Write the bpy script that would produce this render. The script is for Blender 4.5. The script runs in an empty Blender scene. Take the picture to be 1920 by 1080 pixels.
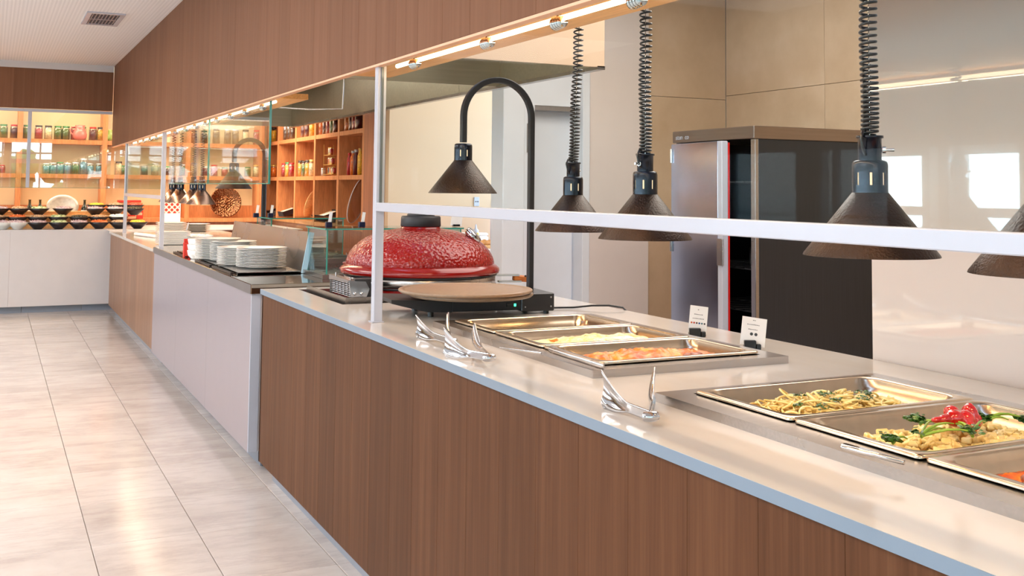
import bpy, math, random
from mathutils import Vector, Matrix, noise
random.seed(7)
S = bpy.context.scene
COL = S.collection
PI = math.pi

# ---------------------------------------------------------------- camera
YAW, PITCH, ROLL, FPX, PPY, CAMH = 0.45148972, 0.06307443, 0.01011226, 2003.318, 228.9, 1.414
_f = Vector((math.sin(YAW) * math.cos(PITCH), math.cos(YAW) * math.cos(PITCH), math.sin(PITCH)))
_r0 = Vector((math.cos(YAW), -math.sin(YAW), 0)); _u0 = _r0.cross(_f)
_r = _r0 * math.cos(ROLL) + _u0 * math.sin(ROLL)
_u = -_r0 * math.sin(ROLL) + _u0 * math.cos(ROLL)
cam_d = bpy.data.cameras.new('camera'); cam = bpy.data.objects.new('camera', cam_d); COL.objects.link(cam)
cam_d.sensor_width = 36; cam_d.lens = FPX / 1920 * 36
cam_d.shift_y = -(540 - PPY) / 1920
cam_d.clip_start = .02
cam.matrix_world = Matrix(((_r.x, _u.x, -_f.x, 0), (_r.y, _u.y, -_f.y, 0), (_r.z, _u.z, -_f.z, CAMH), (0, 0, 0, 1)))
S.camera = cam

def P(px, py, x=None, y=None, z=None):
    """the point on the real plane x=, y= or z= that stands at a pixel of the photograph"""
    d = _r * ((px - 960) / FPX) - _u * ((py - PPY) / FPX) + _f
    if x is not None: t = x / d.x
    elif y is not None: t = y / d.y
    else: t = (z - CAMH) / d.z
    return Vector((0, 0, CAMH)) + d * t

# ---------------------------------------------------------------- world, lights, exposure
S.view_settings.view_transform = 'Standard'; S.view_settings.look = 'None'
S.view_settings.gamma = 1; S.view_settings.use_curve_mapping = False
S.view_settings.exposure = 0.25
w = bpy.data.worlds.new('world'); S.world = w; w.use_nodes = True
nt = w.node_tree; nt.nodes.clear()
bg = nt.nodes.new('ShaderNodeBackground'); out = nt.nodes.new('ShaderNodeOutputWorld')
tc = nt.nodes.new('ShaderNodeTexCoord'); sp = nt.nodes.new('ShaderNodeSeparateXYZ'); cr = nt.nodes.new('ShaderNodeValToRGB')
mr = nt.nodes.new('ShaderNodeMapRange'); mr.inputs[1].default_value = -1; mr.inputs[2].default_value = 1
e = cr.color_ramp.elements
e[0].position = 0; e[0].color = (.30, .38, .42, 1)
e[1].position = 1; e[1].color = (.35, .58, 1, 1)
a = e.new(.485); a.color = (.38, .55, .68, 1)
a = e.new(.505); a.color = (.86, .93, 1, 1)
a = e.new(.62); a.color = (.62, .80, 1, 1)
nt.links.new(tc.outputs['Generated'], sp.inputs[0]); nt.links.new(sp.outputs[2], mr.inputs[0])
nt.links.new(mr.outputs[0], cr.inputs[0]); nt.links.new(cr.outputs[0], bg.inputs[0]); nt.links.new(bg.outputs[0], out.inputs[0])
bg.inputs[1].default_value = 7.5

def area(name, loc, rot, sx, sy, power, col, spread=PI):
    l = bpy.data.lights.new(name, 'AREA'); l.shape = 'RECTANGLE'; l.size = sx; l.size_y = sy
    l.energy = power; l.color = col; l.spread = spread
    o = bpy.data.objects.new(name, l); o.location = loc; o.rotation_euler = rot; COL.objects.link(o); return o
def spot(name, loc, power, col, ang=100, blend=.5, r=.03):
    l = bpy.data.lights.new(name, 'SPOT'); l.energy = power; l.color = col; l.spot_size = math.radians(ang); l.spot_blend = blend
    l.shadow_soft_size = r
    o = bpy.data.objects.new(name, l); o.location = loc; COL.objects.link(o); return o
WARM = (1, .78, .54); NEUT = (1, .93, .88); DAY = (.55, .78, 1)
area('daylight_window_side', (-6.95, 4.5, 1.7), (0, -PI / 2, 0), 1.9, 16, 380, DAY)
for i, yy in enumerate((1.5, 5.5, 9.5)):
    area('dining_fill', (-1.6, yy, 2.80), (0, 0, 0), 2.4, 2.0, 105, NEUT)  # added fill lights above the dining side, no fixtures in view
area('kitchen_fill', (3.6, 4.6, 3.26), (0, 0, 0), 2.6, 4.2, 135, (1, .91, .84))  # added fill light from above, brightens the kitchen walls
area('kitchen_fill_rear', (4.2, 8.9, 3.26), (0, 0, 0), .8, 1.2, 9, (1, .82, .66))  # added fill for the recess wall
area('shelf_area_fill', (2.45, 13.0, 2.6), (0, 0, 0), 1.6, 1.6, 80, (1, .80, .58))  # added warm fill lights for the dim shelf area
area('shelf_area_fill', (0.0, 13.9, 2.7), (0, 0, 0), 3.0, .5, 55, (1, .80, .55))
area('shelf_fill_lower', (.9, 14.52, 1.49), (0, 0, 0), 4.6, .04, 9, (1, .86, .62))  # added unseen fills, these three brighten the back shelves
area('shelf_fill_upper', (.9, 14.52, 1.915), (0, 0, 0), 4.6, .04, 7, (1, .86, .62))
area('shelf_fill_top', (.9, 14.5, 2.6), (0, 0, 0), 4.6, .1, 10, (1, .88, .68))
area('hood_light', (2.2, 9.0, 2.55), (0, 0, 0), 1.0, 4.0, 22, (1, .86, .68))
area('hood_light_front', (2.2, 5.8, 2.55), (0, 0, 0), 1.0, .8, 5, (1, .9, .75))

# ---------------------------------------------------------------- mesh helpers
class MB:
    def __init__(s): s.v = []; s.f = []; s.sm = []
    def add(s, vs, fs, smooth=False):
        o = len(s.v); s.v += [tuple(q) for q in vs]
        s.f += [tuple(i + o for i in f) for f in fs]; s.sm += [smooth] * len(fs); return s
    def box(s, x0, x1, y0, y1, z0, z1, M=None):
        vs = [Vector(q) for q in ((x0, y0, z0), (x1, y0, z0), (x1, y1, z0), (x0, y1, z0), (x0, y0, z1), (x1, y0, z1), (x1, y1, z1), (x0, y1, z1))]
        if M: vs = [M @ q for q in vs]
        return s.add(vs, [(0, 3, 2, 1), (4, 5, 6, 7), (0, 1, 5, 4), (1, 2, 6, 5), (2, 3, 7, 6), (3, 0, 4, 7)])
    def cbox(s, x0, x1, y0, y1, z0, z1, c=.003, M=None):
        """box with chamfered edges (top and side)"""
        loops = []
        for z, k in ((z0, c), (z0 + c, 0), (z1 - c, 0), (z1, c)):
            a, b, d, e_ = x0 + k, x1 - k, y0 + k, y1 - k
            cc = c
            loops.append([(a + cc, d, z), (b - cc, d, z), (b, d + cc, z), (b, e_ - cc, z), (b - cc, e_, z), (a + cc, e_, z), (a, e_ - cc, z), (a, d + cc, z)])
        return s.loft(loops, True, True, M, False)
    def loft(s, loops, cap0=False, cap1=False, M=None, smooth=True, closed=True):
        n = len(loops[0]); vs = [Vector(q) for L in loops for q in L]
        if M: vs = [M @ q for q in vs]
        fs = []
        for i in range(len(loops) - 1):
            for j in range(n if closed else n - 1):
                k = (j + 1) % n
                fs.append((i * n + j, i * n + k, (i + 1) * n + k, (i + 1) * n + j))
        s.add(vs, fs, smooth)
        if cap0: s.add([vs[j] for j in range(n)], [tuple(range(n))[::-1]])
        if cap1: s.add([vs[(len(loops) - 1) * n + j] for j in range(n)], [tuple(range(n))])
        return s
    def lathe(s, prof, n=32, M=None, smooth=True, skip=None, cx=0, cy=0):
        loops = [[(cx + r * math.cos(2 * PI * j / n), cy + r * math.sin(2 * PI * j / n), z) for j in range(n)] for r, z in prof]
        vs = [Vector(q) for L in loops for q in L]
        if M: vs = [M @ q for q in vs]
        fs = []
        for i in range(len(loops) - 1):
            for j in range(n):
                if skip and skip(i, j): continue
                k = (j + 1) % n
                fs.append((i * n + j, i * n + k, (i + 1) * n + k, (i + 1) * n + j))
        return s.add(vs, fs, smooth)
    def cyl(s, r, z0, z1, n=24, M=None, cx=0, cy=0, r1=None):
        r1 = r if r1 is None else r1
        s.lathe([(r, z0), (r1, z1)], n, M, True, None, cx, cy)
        for z, rr, rev in ((z0, r, 1), (z1, r1, 0)):
            vs = [Vector((cx + rr * math.cos(2 * PI * j / n), cy + rr * math.sin(2 * PI * j / n), z)) for j in range(n)]
            if M: vs = [M @ q for q in vs]
            s.add(vs, [tuple(range(n))[::-1] if rev else tuple(range(n))])
        return s
    def tube(s, pts, r, n=8, M=None, caps=True, closed=False, square=False):
        pts = [Vector(q) for q in pts]; loops = []
        rr = r if isinstance(r, (list, tuple)) else [r] * len(pts)
        up = None; m = len(pts)
        for i, q in enumerate(pts):
            if closed: t = (pts[(i + 1) % m] - pts[i - 1]).normalized()
            else: t = (pts[min(i + 1, m - 1)] - pts[max(i - 1, 0)]).normalized()
            if up is None:
                up = Vector((0, 0, 1)) if abs(t.z) < .9 else Vector((0, 1, 0))
            up = (up - t * up.dot(t)).normalized(); sd = t.cross(up)
            off = PI / n if square else 0
            loops.append([q + (up * math.sin(off + 2 * PI * j / n) + sd * math.cos(off + 2 * PI * j / n)) * rr[i] for j in range(n)])
        if closed: loops.append(loops[0])
        return s.loft(loops, caps and not closed, caps and not closed, M, not square)
    def sphere(s, c, r, n=10, m=6, sc=(1, 1, 1), M=None, jit=0):
        c = Vector(c); vs = [c + Vector((0, 0, -r * sc[2]))]
        for i in range(1, m):
            ph = -PI / 2 + PI * i / m
            for j in range(n):
                th = 2 * PI * j / n
                k = 1 + (random.uniform(-jit, jit) if jit else 0)
                vs.append(c + Vector((r * k * sc[0] * math.cos(ph) * math.cos(th), r * k * sc[1] * math.cos(ph) * math.sin(th), r * k * sc[2] * math.sin(ph))))
        vs.append(c + Vector((0, 0, r * sc[2])))
        if M: vs = [M @ q for q in vs]
        fs = [(0, 1 + (j + 1) % n, 1 + j) for j in range(n)]
        for i in range(m - 2):
            for j in range(n):
                a, b = 1 + i * n + j, 1 + i * n + (j + 1) % n
                fs.append((a, b, b + n, a + n))
        t = len(vs) - 1; o = 1 + (m - 2) * n
        fs += [(o + j, o + (j + 1) % n, t) for j in range(n)]
        return s.add(vs, fs, True)
    def slab(s, u0, u1, v0, v1, w0, w1, holes=(), axis='z'):
        """plate in the u,v plane from w0 to w1 with rectangular holes (u0,u1,v0,v1)"""
        us = sorted({u0, u1, *[h[0] for h in holes], *[h[1] for h in holes]}); vs_ = sorted({v0, v1, *[h[2] for h in holes], *[h[3] for h in holes]})
        us = [q for q in us if u0 <= q <= u1]; vs_ = [q for q in vs_ if v0 <= q <= v1]
        def solid(i, j):
            if i < 0 or j < 0 or i >= len(us) - 1 or j >= len(vs_) - 1: return False
            cu, cv = (us[i] + us[i + 1]) / 2, (vs_[j] + vs_[j + 1]) / 2
            return not any(h[0] < cu < h[1] and h[2] < cv < h[3] for h in holes)
        def mp(a, b, c):
            return {'z': (a, b, c), 'x': (c, a, b), 'y': (a, c, b)}[axis]
        vs, fs = [], []
        def quad(*q):
            o = len(vs); vs.extend(mp(*t) for t in q); fs.append((o, o + 1, o + 2, o + 3))
        for i in range(len(us) - 1):
            for j in range(len(vs_) - 1):
                if not solid(i, j): continue
                a, b, c, d = us[i], us[i + 1], vs_[j], vs_[j + 1]
                quad((a, c, w1), (b, c, w1), (b, d, w1), (a, d, w1)); quad((a, d, w0), (b, d, w0), (b, c, w0), (a, c, w0))
                if not solid(i - 1, j): quad((a, d, w0), (a, c, w0), (a, c, w1), (a, d, w1))
                if not solid(i + 1, j): quad((b, c, w0), (b, d, w0), (b, d, w1), (b, c, w1))
                if not solid(i, j - 1): quad((a, c, w0), (b, c, w0), (b, c, w1), (a, c, w1))
                if not solid(i, j + 1): quad((b, d, w0), (a, d, w0), (a, d, w1), (b, d, w1))
        return s.add(vs, fs)
    def build(s, name, mat, parent=None, loc=None, kind=None):
        me = bpy.data.meshes.new(name); me.from_pydata(s.v, [], s.f)
        me.polygons.foreach_set('use_smooth', s.sm); me.materials.append(mat); me.update()
        o = bpy.data.objects.new(name, me); COL.objects.link(o)
        if parent: o.parent = parent
        if loc is not None: o.location = loc
        if kind: o['kind'] = kind
        return o

def tag(o, label=None, cat=None, group=None, kind=None):
    if label: o['label'] = label
    if cat: o['category'] = cat
    if group: o['group'] = group
    if kind: o['kind'] = kind
    return o
def thing(name, label, cat, loc=(0, 0, 0), rz=0, group=None, kind=None):
    o = bpy.data.objects.new(name, None); COL.objects.link(o); o.empty_display_size = .05
    o.location = loc; o.rotation_euler = (0, 0, rz); return tag(o, label, cat, group, kind)
def copy_tree(o, parent=None, loc=None, rz=None, label=None, group=None):
    c = o.copy(); COL.objects.link(c)
    if parent: c.parent = parent
    if loc is not None: c.location = loc
    if rz is not None: c.rotation_euler = (0, 0, rz)
    if label: c['label'] = label
    if group: c['group'] = group
    for ch in list(o.children): copy_tree(ch, c)
    return c
ORD = ['first', 'second', 'third', 'fourth', 'fifth', 'sixth', 'seventh', 'eighth', 'ninth', 'tenth', 'eleventh', 'twelfth', 'thirteenth', 'fourteenth', 'fifteenth', 'sixteenth']
def rrect(cx, cy, hx, hy, r, z, n=5):
    L = []
    for qx, qy, a0 in ((1, 1, 0), (-1, 1, 1), (-1, -1, 2), (1, -1, 3)):
        for k in range(n):
            t = (a0 + k / (n - 1)) * PI / 2
            L.append((cx + qx * (hx - r) + r * math.cos(t), cy + qy * (hy - r) + r * math.sin(t), z))
    return L
def T(x=0, y=0, z=0): return Matrix.Translation((x, y, z))
def R(ax, deg): return Matrix.Rotation(math.radians(deg), 4, ax)

# ---------------------------------------------------------------- materials
def new(name):
    m = bpy.data.materials.new(name); m.use_nodes = True
    b = m.node_tree.nodes['Principled BSDF']; return m, m.node_tree, b
def nd(t, k, **kw):
    n = t.nodes.new('ShaderNode' + k)
    for a, v in kw.items(): setattr(n, a, v)
    return n
def noise_tex(t, scale, mp=(1, 1, 1), detail=3, rough=.5, rand=False, coord='Object'):
    c = nd(t, 'TexCoord'); m = nd(t, 'Mapping'); m.inputs['Scale'].default_value = mp
    n = nd(t, 'TexNoise'); n.inputs['Scale'].default_value = scale; n.inputs['Detail'].default_value = detail; n.inputs['Roughness'].default_value = rough
    t.links.new(c.outputs[coord], m.inputs['Vector'])
    if rand:
        oi = nd(t, 'ObjectInfo'); mu = nd(t, 'Math', operation='MULTIPLY'); mu.inputs[1].default_value = 40
        co = nd(t, 'CombineXYZ'); t.links.new(oi.outputs['Random'], mu.inputs[0])
        for i in range(3): t.links.new(mu.outputs[0], co.inputs[i])
        t.links.new(co.outputs[0], m.inputs['Location'])
    t.links.new(m.outputs[0], n.inputs['Vector']); return n
def ramp(t, src, stops):
    r = nd(t, 'ValToRGB'); e = r.color_ramp.elements
    e[0].position, e[0].color = stops[0][0], (*stops[0][1], 1); e[1].position, e[1].color = stops[-1][0], (*stops[-1][1], 1)
    for p, c in stops[1:-1]: q = e.new(p); q.color = (*c, 1)
    t.links.new(src, r.inputs[0]); return r
def bump(t, b, src, strength=.2, dist=.01):
    u = nd(t, 'Bump'); u.inputs['Strength'].default_value = strength; u.inputs['Distance'].default_value = dist
    t.links.new(src, u.inputs['Height']); t.links.new(u.outputs[0], b.inputs['Normal']); return u
def plain(name, col, rough=.5, metal=0, spec=.5, coat=0, var=.06, vscale=8, bmp=0, bscale=60, bdist=.002):
    m, t, b = new(name)
    b.inputs['Roughness'].default_value = rough; b.inputs['Metallic'].default_value = metal
    b.inputs['Specular IOR Level'].default_value = spec; b.inputs['Coat Weight'].default_value = coat; b.inputs['Coat Roughness'].default_value = .08
    n = noise_tex(t, vscale)
    r = ramp(t, n.outputs[0], [(.3, tuple(c * (1 - var) for c in col)), (.7, tuple(min(1, c * (1 + var)) for c in col))])
    t.links.new(r.outputs[0], b.inputs['Base Color'])
    if bmp:
        n2 = noise_tex(t, bscale, detail=4); bump(t, b, n2.outputs[0], bmp, bdist)
    return m
def srgb(r, g, b):
    return tuple(((c / 255 + .055) / 1.055) ** 2.4 if c > 10 else c / 255 / 12.92 for c in (r, g, b))
def wood(name, dark, mid, light, grain=(38, 38, 1.1), rough=.45, bs=.08, rand=True, coat=0, fine_c=.55, rv=(.88, 1.1), spec=.4):
    m, t, b = new(name)
    n = noise_tex(t, 1.0, grain, 5, .6, rand)
    fine = noise_tex(t, 1.0, tuple(g * 5 for g in grain), 3, .5, rand)
    r = ramp(t, n.outputs[0], [(.25, dark), (.5, mid), (.75, light)])
    mx = nd(t, 'MixRGB', blend_type='MULTIPLY'); mx.inputs[0].default_value = fine_c
    r2 = ramp(t, fine.outputs[0], [(.35, (.72, .70, .68)), (.65, (1.1, 1.08, 1.06))])
    t.links.new(r.outputs[0], mx.inputs[1]); t.links.new(r2.outputs[0], mx.inputs[2])
    oi = nd(t, 'ObjectInfo'); hs = nd(t, 'HueSaturation'); mrr = nd(t, 'MapRange'); mrr.inputs[3].default_value = rv[0]; mrr.inputs[4].default_value = rv[1]
    t.links.new(oi.outputs['Random'], mrr.inputs[0]); t.links.new(mrr.outputs[0], hs.inputs['Value'])
    t.links.new(mx.outputs[0], hs.inputs['Color']); t.links.new(hs.outputs[0], b.inputs['Base Color'])
    b.inputs['Roughness'].default_value = rough; b.inputs['Coat Weight'].default_value = coat; b.inputs['Specular IOR Level'].default_value = spec
    bump(t, b, fine.outputs[0], bs, .001); return m
def steel(name, col=(.62, .60, .58), rough=.25, brush=(2, 160, 160), bs=.05, aniso=0):
    m, t, b = new(name); b.inputs['Metallic'].default_value = 1
    n = noise_tex(t, 1.0, brush, 3)
    r = ramp(t, n.outputs[0], [(.3, tuple(c * .88 for c in col)), (.7, col)]); t.links.new(r.outputs[0], b.inputs['Base Color'])
    n2 = noise_tex(t, 3, detail=4); mrr = nd(t, 'MapRange'); mrr.inputs[3].default_value = rough * .75; mrr.inputs[4].default_value = rough * 1.35
    t.links.new(n2.outputs[0], mrr.inputs[0]); t.links.new(mrr.outputs[0], b.inputs['Roughness'])
    bump(t, b, n.outputs[0], bs, .0005); return m
def emis(name, col, strength):
    m, t, b = new(name); b.inputs['Base Color'].default_value = (*col, 1)
    b.inputs['Emission Color'].default_value = (*col, 1); b.inputs['Emission Strength'].default_value = strength; return m
def pane(name, tint=(.97, 1, .99), refl=.10, grz=.6):
    m, t, b = new(name); t.nodes.remove(b)
    o = t.nodes['Material Output']; tr = nd(t, 'BsdfTransparent'); gl = nd(t, 'BsdfGlossy'); mx = nd(t, 'MixShader'); fr = nd(t, 'LayerWeight')
    fr.inputs[0].default_value = .5; pw = nd(t, 'Math', operation='POWER'); pw.inputs[1].default_value = 4; t.links.new(fr.outputs['Facing'], pw.inputs[0]); tr.inputs[0].default_value = (*tint, 1); gl.inputs['Roughness'].default_value = .01
    ad = nd(t, 'Math', operation='MULTIPLY_ADD'); ad.inputs[1].default_value = grz; ad.inputs[2].default_value = refl; ad.use_clamp = True
    t.links.new(pw.outputs[0], ad.inputs[0]); t.links.new(ad.outputs[0], mx.inputs[0])
    t.links.new(tr.outputs[0], mx.inputs[1]); t.links.new(gl.outputs[0], mx.inputs[2]); t.links.new(mx.outputs[0], o.inputs[0]); return m

M_BOARD = wood('brown_striped_veneer', srgb(78, 48, 29), srgb(90, 57, 36), srgb(103, 68, 45), rough=.5, fine_c=.3, spec=.12)
M_FAR_BOARD = wood('light_brown_veneer', srgb(118, 82, 58), srgb(142, 104, 78), srgb(160, 122, 95), rough=.4)
M_FASCIA = wood('bulkhead_veneer', srgb(121, 81, 59), srgb(128, 88, 65), srgb(134, 94, 71), grain=(26, 26, .6), rough=.6, bs=.02, fine_c=.14, rv=(.94, 1.05), spec=.1)
M_ORANGE = wood('orange_beech', srgb(190, 122, 74), srgb(206, 136, 86), srgb(220, 154, 102), grain=(20, 20, 2), rough=.4)
M_REDWOOD = wood('red_brown_veneer', srgb(150, 92, 68), srgb(176, 112, 84), srgb(192, 128, 98), grain=(24, 24, 1.4), rough=.4)
M_BEECH_LIGHT = wood('pale_orange_board', srgb(214, 160, 100), srgb(230, 178, 116), srgb(238, 190, 130), grain=(12, 1.5, 12), rough=.35)
def mat_stone():
    m, t, b = new('pale_quartz'); n = noise_tex(t, 1.2, (1, .35, 1), 6, .6); n2 = noise_tex(t, 400, detail=1)
    r = ramp(t, n.outputs[0], [(.3, srgb(198, 190, 180)), (.5, srgb(210, 203, 194)), (.62, srgb(204, 194, 180)), (.75, srgb(216, 210, 202))])
    t.links.new(r.outputs[0], b.inputs['Base Color']); b.inputs['Roughness'].default_value = .12; b.inputs['Specular IOR Level'].default_value = .6
    return m
M_STONE = mat_stone()
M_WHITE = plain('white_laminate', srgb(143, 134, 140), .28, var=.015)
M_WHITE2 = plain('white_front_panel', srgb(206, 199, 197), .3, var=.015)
M_WFRAME = plain('white_lacquered_metal', srgb(186, 187, 197), .25, var=.01)
M_PLINTH = plain('blue_grey_plinth', srgb(135, 140, 150), .35, var=.04)
M_STEEL = steel('brushed_steel', (.47, .44, .42))
M_STEELD = steel('dark_brushed_steel', (.40, .40, .42), .38, (160, 160, 2))
M_HOOD = steel('hood_steel', (.50, .47, .38), .42, (2, 60, 60))
M_CHROME = steel('polished_steel', (.62, .63, .66), .09, (3, 3, 3), 0)
M_PAN = steel('pan_steel', (.64, .52, .38), .2, (30, 2, 30), .03)
M_LAMP = plain('hammered_bronze_enamel', srgb(50, 33, 23), .34, .65, .6, var=.2, vscale=30, bmp=.7, bscale=170, bdist=.003)
M_BLACK = plain('black_lacquer', srgb(26, 26, 30), .3, .3, .6, coat=.3, var=.1)
M_BLACKM = plain('matt_black', srgb(34, 33, 36), .5, 0, .5, var=.1, bmp=.1, bscale=200)
M_NAVY = plain('blue_black_enamel', srgb(24, 30, 44), .22, .5, .6, var=.1)
M_FARLAMP = steel('copper_toned_lamp', (.36, .26, .23), .26, (2, 2, 2), 0)
M_CERAM = plain('white_porcelain', srgb(236, 232, 226), .12, spec=.6, var=.01)
M_BOWL = plain('black_melamine', srgb(34, 27, 30), .28, var=.1)
M_BEIGE = plain('beige_wall_paint', srgb(214, 180, 146), .6, var=.02, vscale=2)
M_SHELFBACK = plain('cream_back_wall', srgb(228, 210, 168), .7, var=.03, vscale=2)
M_PALE = plain('pale_grey_paint', srgb(226, 229, 236), .4, var=.015)
M_CEILK = plain('kitchen_ceiling_paint', srgb(214, 206, 196), .8, var=.02)
M_GLOSSW = plain('glossy_white_panel', srgb(202, 190, 183), .015, spec=.75, coat=.25, var=.01, vscale=1)
def mat_tile():
    m, t, b = new('beige_wall_tile'); n = noise_tex(t, 2.2, (1, 1, 1), 6, .6, True)
    r = ramp(t, n.outputs[0], [(.3, srgb(190, 162, 132)), (.55, srgb(202, 175, 146)), (.75, srgb(210, 185, 160))])
    t.links.new(r.outputs[0], b.inputs['Base Color']); b.inputs['Roughness'].default_value = .35; return m
M_TILE = mat_tile()
def mat_floor():
    m, t, b = new('pale_marble_tile'); n = noise_tex(t, 2.0, (1, 1, 1), 6, .62, True)
    n2 = noise_tex(t, 1.1, (1, 4, 1), 8, .7, True)
    r = ramp(t, n.outputs[0], [(.3, srgb(194, 184, 178)), (.5, srgb(208, 199, 193)), (.7, srgb(218, 210, 205))])
    r2 = ramp(t, n2.outputs[0], [(.44, (1, 1, 1)), (.485, (.90, .88, .88)), (.50, (.84, .82, .84)), (.515, (.92, .9, .9)), (.57, (1, 1, 1))])
    mx = nd(t, 'MixRGB', blend_type='MULTIPLY'); mx.inputs[0].default_value = .7
    t.links.new(r.outputs[0], mx.inputs[1]); t.links.new(r2.outputs[0], mx.inputs[2])
    oi = nd(t, 'ObjectInfo'); hs = nd(t, 'HueSaturation'); mrr = nd(t, 'MapRange'); mrr.inputs[3].default_value = .95; mrr.inputs[4].default_value = 1.03
    t.links.new(oi.outputs['Random'], mrr.inputs[0]); t.links.new(mrr.outputs[0], hs.inputs['Value'])
    t.links.new(mx.outputs[0], hs.inputs['Color']); t.links.new(hs.outputs[0], b.inputs['Base Color'])
    b.inputs['Roughness'].default_value = .16; bump(t, b, noise_tex(t, 6, rand=True).outputs[0], .04, .003); return m
M_FLOOR = mat_floor()
M_GROUT = plain('floor_grout', srgb(150, 135, 125), .7)
def mat_ceiling():
    m, t, b = new('perforated_white_ceiling'); c = nd(t, 'TexCoord'); mp = nd(t, 'Mapping'); mp.inputs['Scale'].default_value = (1, 1, 1)
    wv = nd(t, 'TexWave', wave_type='BANDS', bands_direction='X'); wv.inputs['Scale'].default_value = 11; wv.inputs['Distortion'].default_value = 0
    vo = nd(t, 'TexVoronoi'); vo.inputs['Scale'].default_value = 55; vo.inputs['Randomness'].default_value = 0
    t.links.new(c.outputs['Object'], mp.inputs[0]); t.links.new(mp.outputs[0], wv.inputs[0]); t.links.new(mp.outputs[0], vo.inputs[0])
    r = ramp(t, vo.outputs[0], [(.12, srgb(212, 205, 204)), (.3, srgb(238, 233, 231))])
    mx = nd(t, 'MixRGB', blend_type='MULTIPLY'); mx.inputs[0].default_value = .12
    t.links.new(r.outputs[0], mx.inputs[1]); t.links.new(wv.outputs[0], mx.inputs[2]); t.links.new(mx.outputs[0], b.inputs['Base Color'])
    b.inputs['Roughness'].default_value = .7; return m
M_CEIL = mat_ceiling()
M_GLASS = pane('clear_glass', refl=.004, grz=.35)
M_GLASSN = pane('near_guard_glass', refl=.002, grz=.03)
M_GLASSR = pane('guard_glass', (.93, .97, .97), refl=.055, grz=.4)
M_GLASSF = pane('display_glass', (.93, .97, .97), refl=.11, grz=.5)
M_GEDGE = plain('green_glass_edge', srgb(60, 140, 125), .1, spec=.8)
M_GLASST = pane('tinted_glass_box', (.86, .95, .95), refl=.06)
M_LED = emis('led_strip', (1, .80, .52), 8)
M_BULB = emis('heat_bulb', (1, .55, .22), 5)
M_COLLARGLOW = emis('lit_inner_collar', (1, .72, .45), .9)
M_GREENLED = emis('green_indicator', (.05, 1, .4), 3)
def mat_dome():
    m, t, b = new('red_glazed_ceramic'); c = nd(t, 'TexCoord')
    vo = nd(t, 'TexVoronoi', feature='SMOOTH_F1'); vo.inputs['Scale'].default_value = 72; vo.inputs['Smoothness'].default_value = .6
    t.links.new(c.outputs['Object'], vo.inputs[0]); n = noise_tex(t, 4)
    r = ramp(t, n.outputs[0], [(.3, srgb(126, 7, 4)), (.7, srgb(150, 13, 7))])
    t.links.new(r.outputs[0], b.inputs['Base Color']); b.inputs['Roughness'].default_value = .2; b.inputs['Coat Weight'].default_value = .12; b.inputs['Coat Roughness'].default_value = .06
    u = bump(t, b, vo.outputs[0], .9, .006); t.links.new(u.outputs[0], b.inputs['Coat Normal']); return m
M_DOME = mat_dome()
M_REDG = plain('red_glaze_smooth', srgb(135, 12, 8), .18, coat=.15, var=.08)
M_PLATE = plain('speckled_stone_plate', srgb(148, 124, 102), .38, var=.12, vscale=60, bmp=.3, bscale=300, bdist=.001)
M_HANDLE = wood('oiled_wood_handle', srgb(150, 78, 24), srgb(180, 100, 36), srgb(200, 124, 50), (4, 50, 50))
M_RED = plain('red_card', srgb(214, 50, 32), .45)
M_REDGASK = plain('red_rubber_gasket', srgb(205, 28, 22), .4)
M_DARK = plain('black_interior', srgb(10, 10, 12), .35)
M_PAPER = plain('white_card', srgb(240, 236, 232), .6, var=.01)
M_INK = plain('grey_ink', srgb(110, 105, 105), .7)

# ================================================================ SETTING
FX = 1.265          # face of the long bulkhead
CZ = .92            # worktop height
floor = MB().box(-6.6, 7, -5.2, 15, -.12, -.006).build('floor', M_GROUT, kind='structure')
me_tile = {}
def tile_at(x0, x1, y0, y1):
    k = (round(x1 - x0, 4), round(y1 - y0, 4)); g = .0016
    if k not in me_tile:
        o = MB().cbox(g, k[0] - g, g, k[1] - g, -.006, 0, .0012).build('floor_tile', M_FLOOR, floor); me_tile[k] = o.data
    else:
        o = bpy.data.objects.new('floor_tile', me_tile[k]); COL.objects.link(o); o.parent = floor
    o.location = (x0, y0, 0)
xs = [.401 + .4095 * k for k in range(-6, 3)] + [1.34]
for i in range(len(xs) - 1):
    for j in range(-4, 15):
        tile_at(xs[i], xs[i + 1], 4.572 + .5875 * j, min(4.572 + .5875 * (j + 1), 13.09))
MB().box(-6.6, xs[0], -5.2, 15, -.006, 0).box(xs[-1], 7, -5.2, 15, -.006, 0).box(xs[0], xs[-1], -5.2, 4.572 - 4 * .5875, -.006, 0).build('floor_beyond_tiles', M_FLOOR, floor)

MB().box(-6.6, FX + .005, -5.2, 14.9, 2.84, 2.94).build('ceiling', M_CEIL, kind='structure')
MB().box(FX + .03, 6.1, -5.2, 14.9, 3.30, 3.4).build('ceiling_kitchen', M_CEILK, kind='structure')
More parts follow.
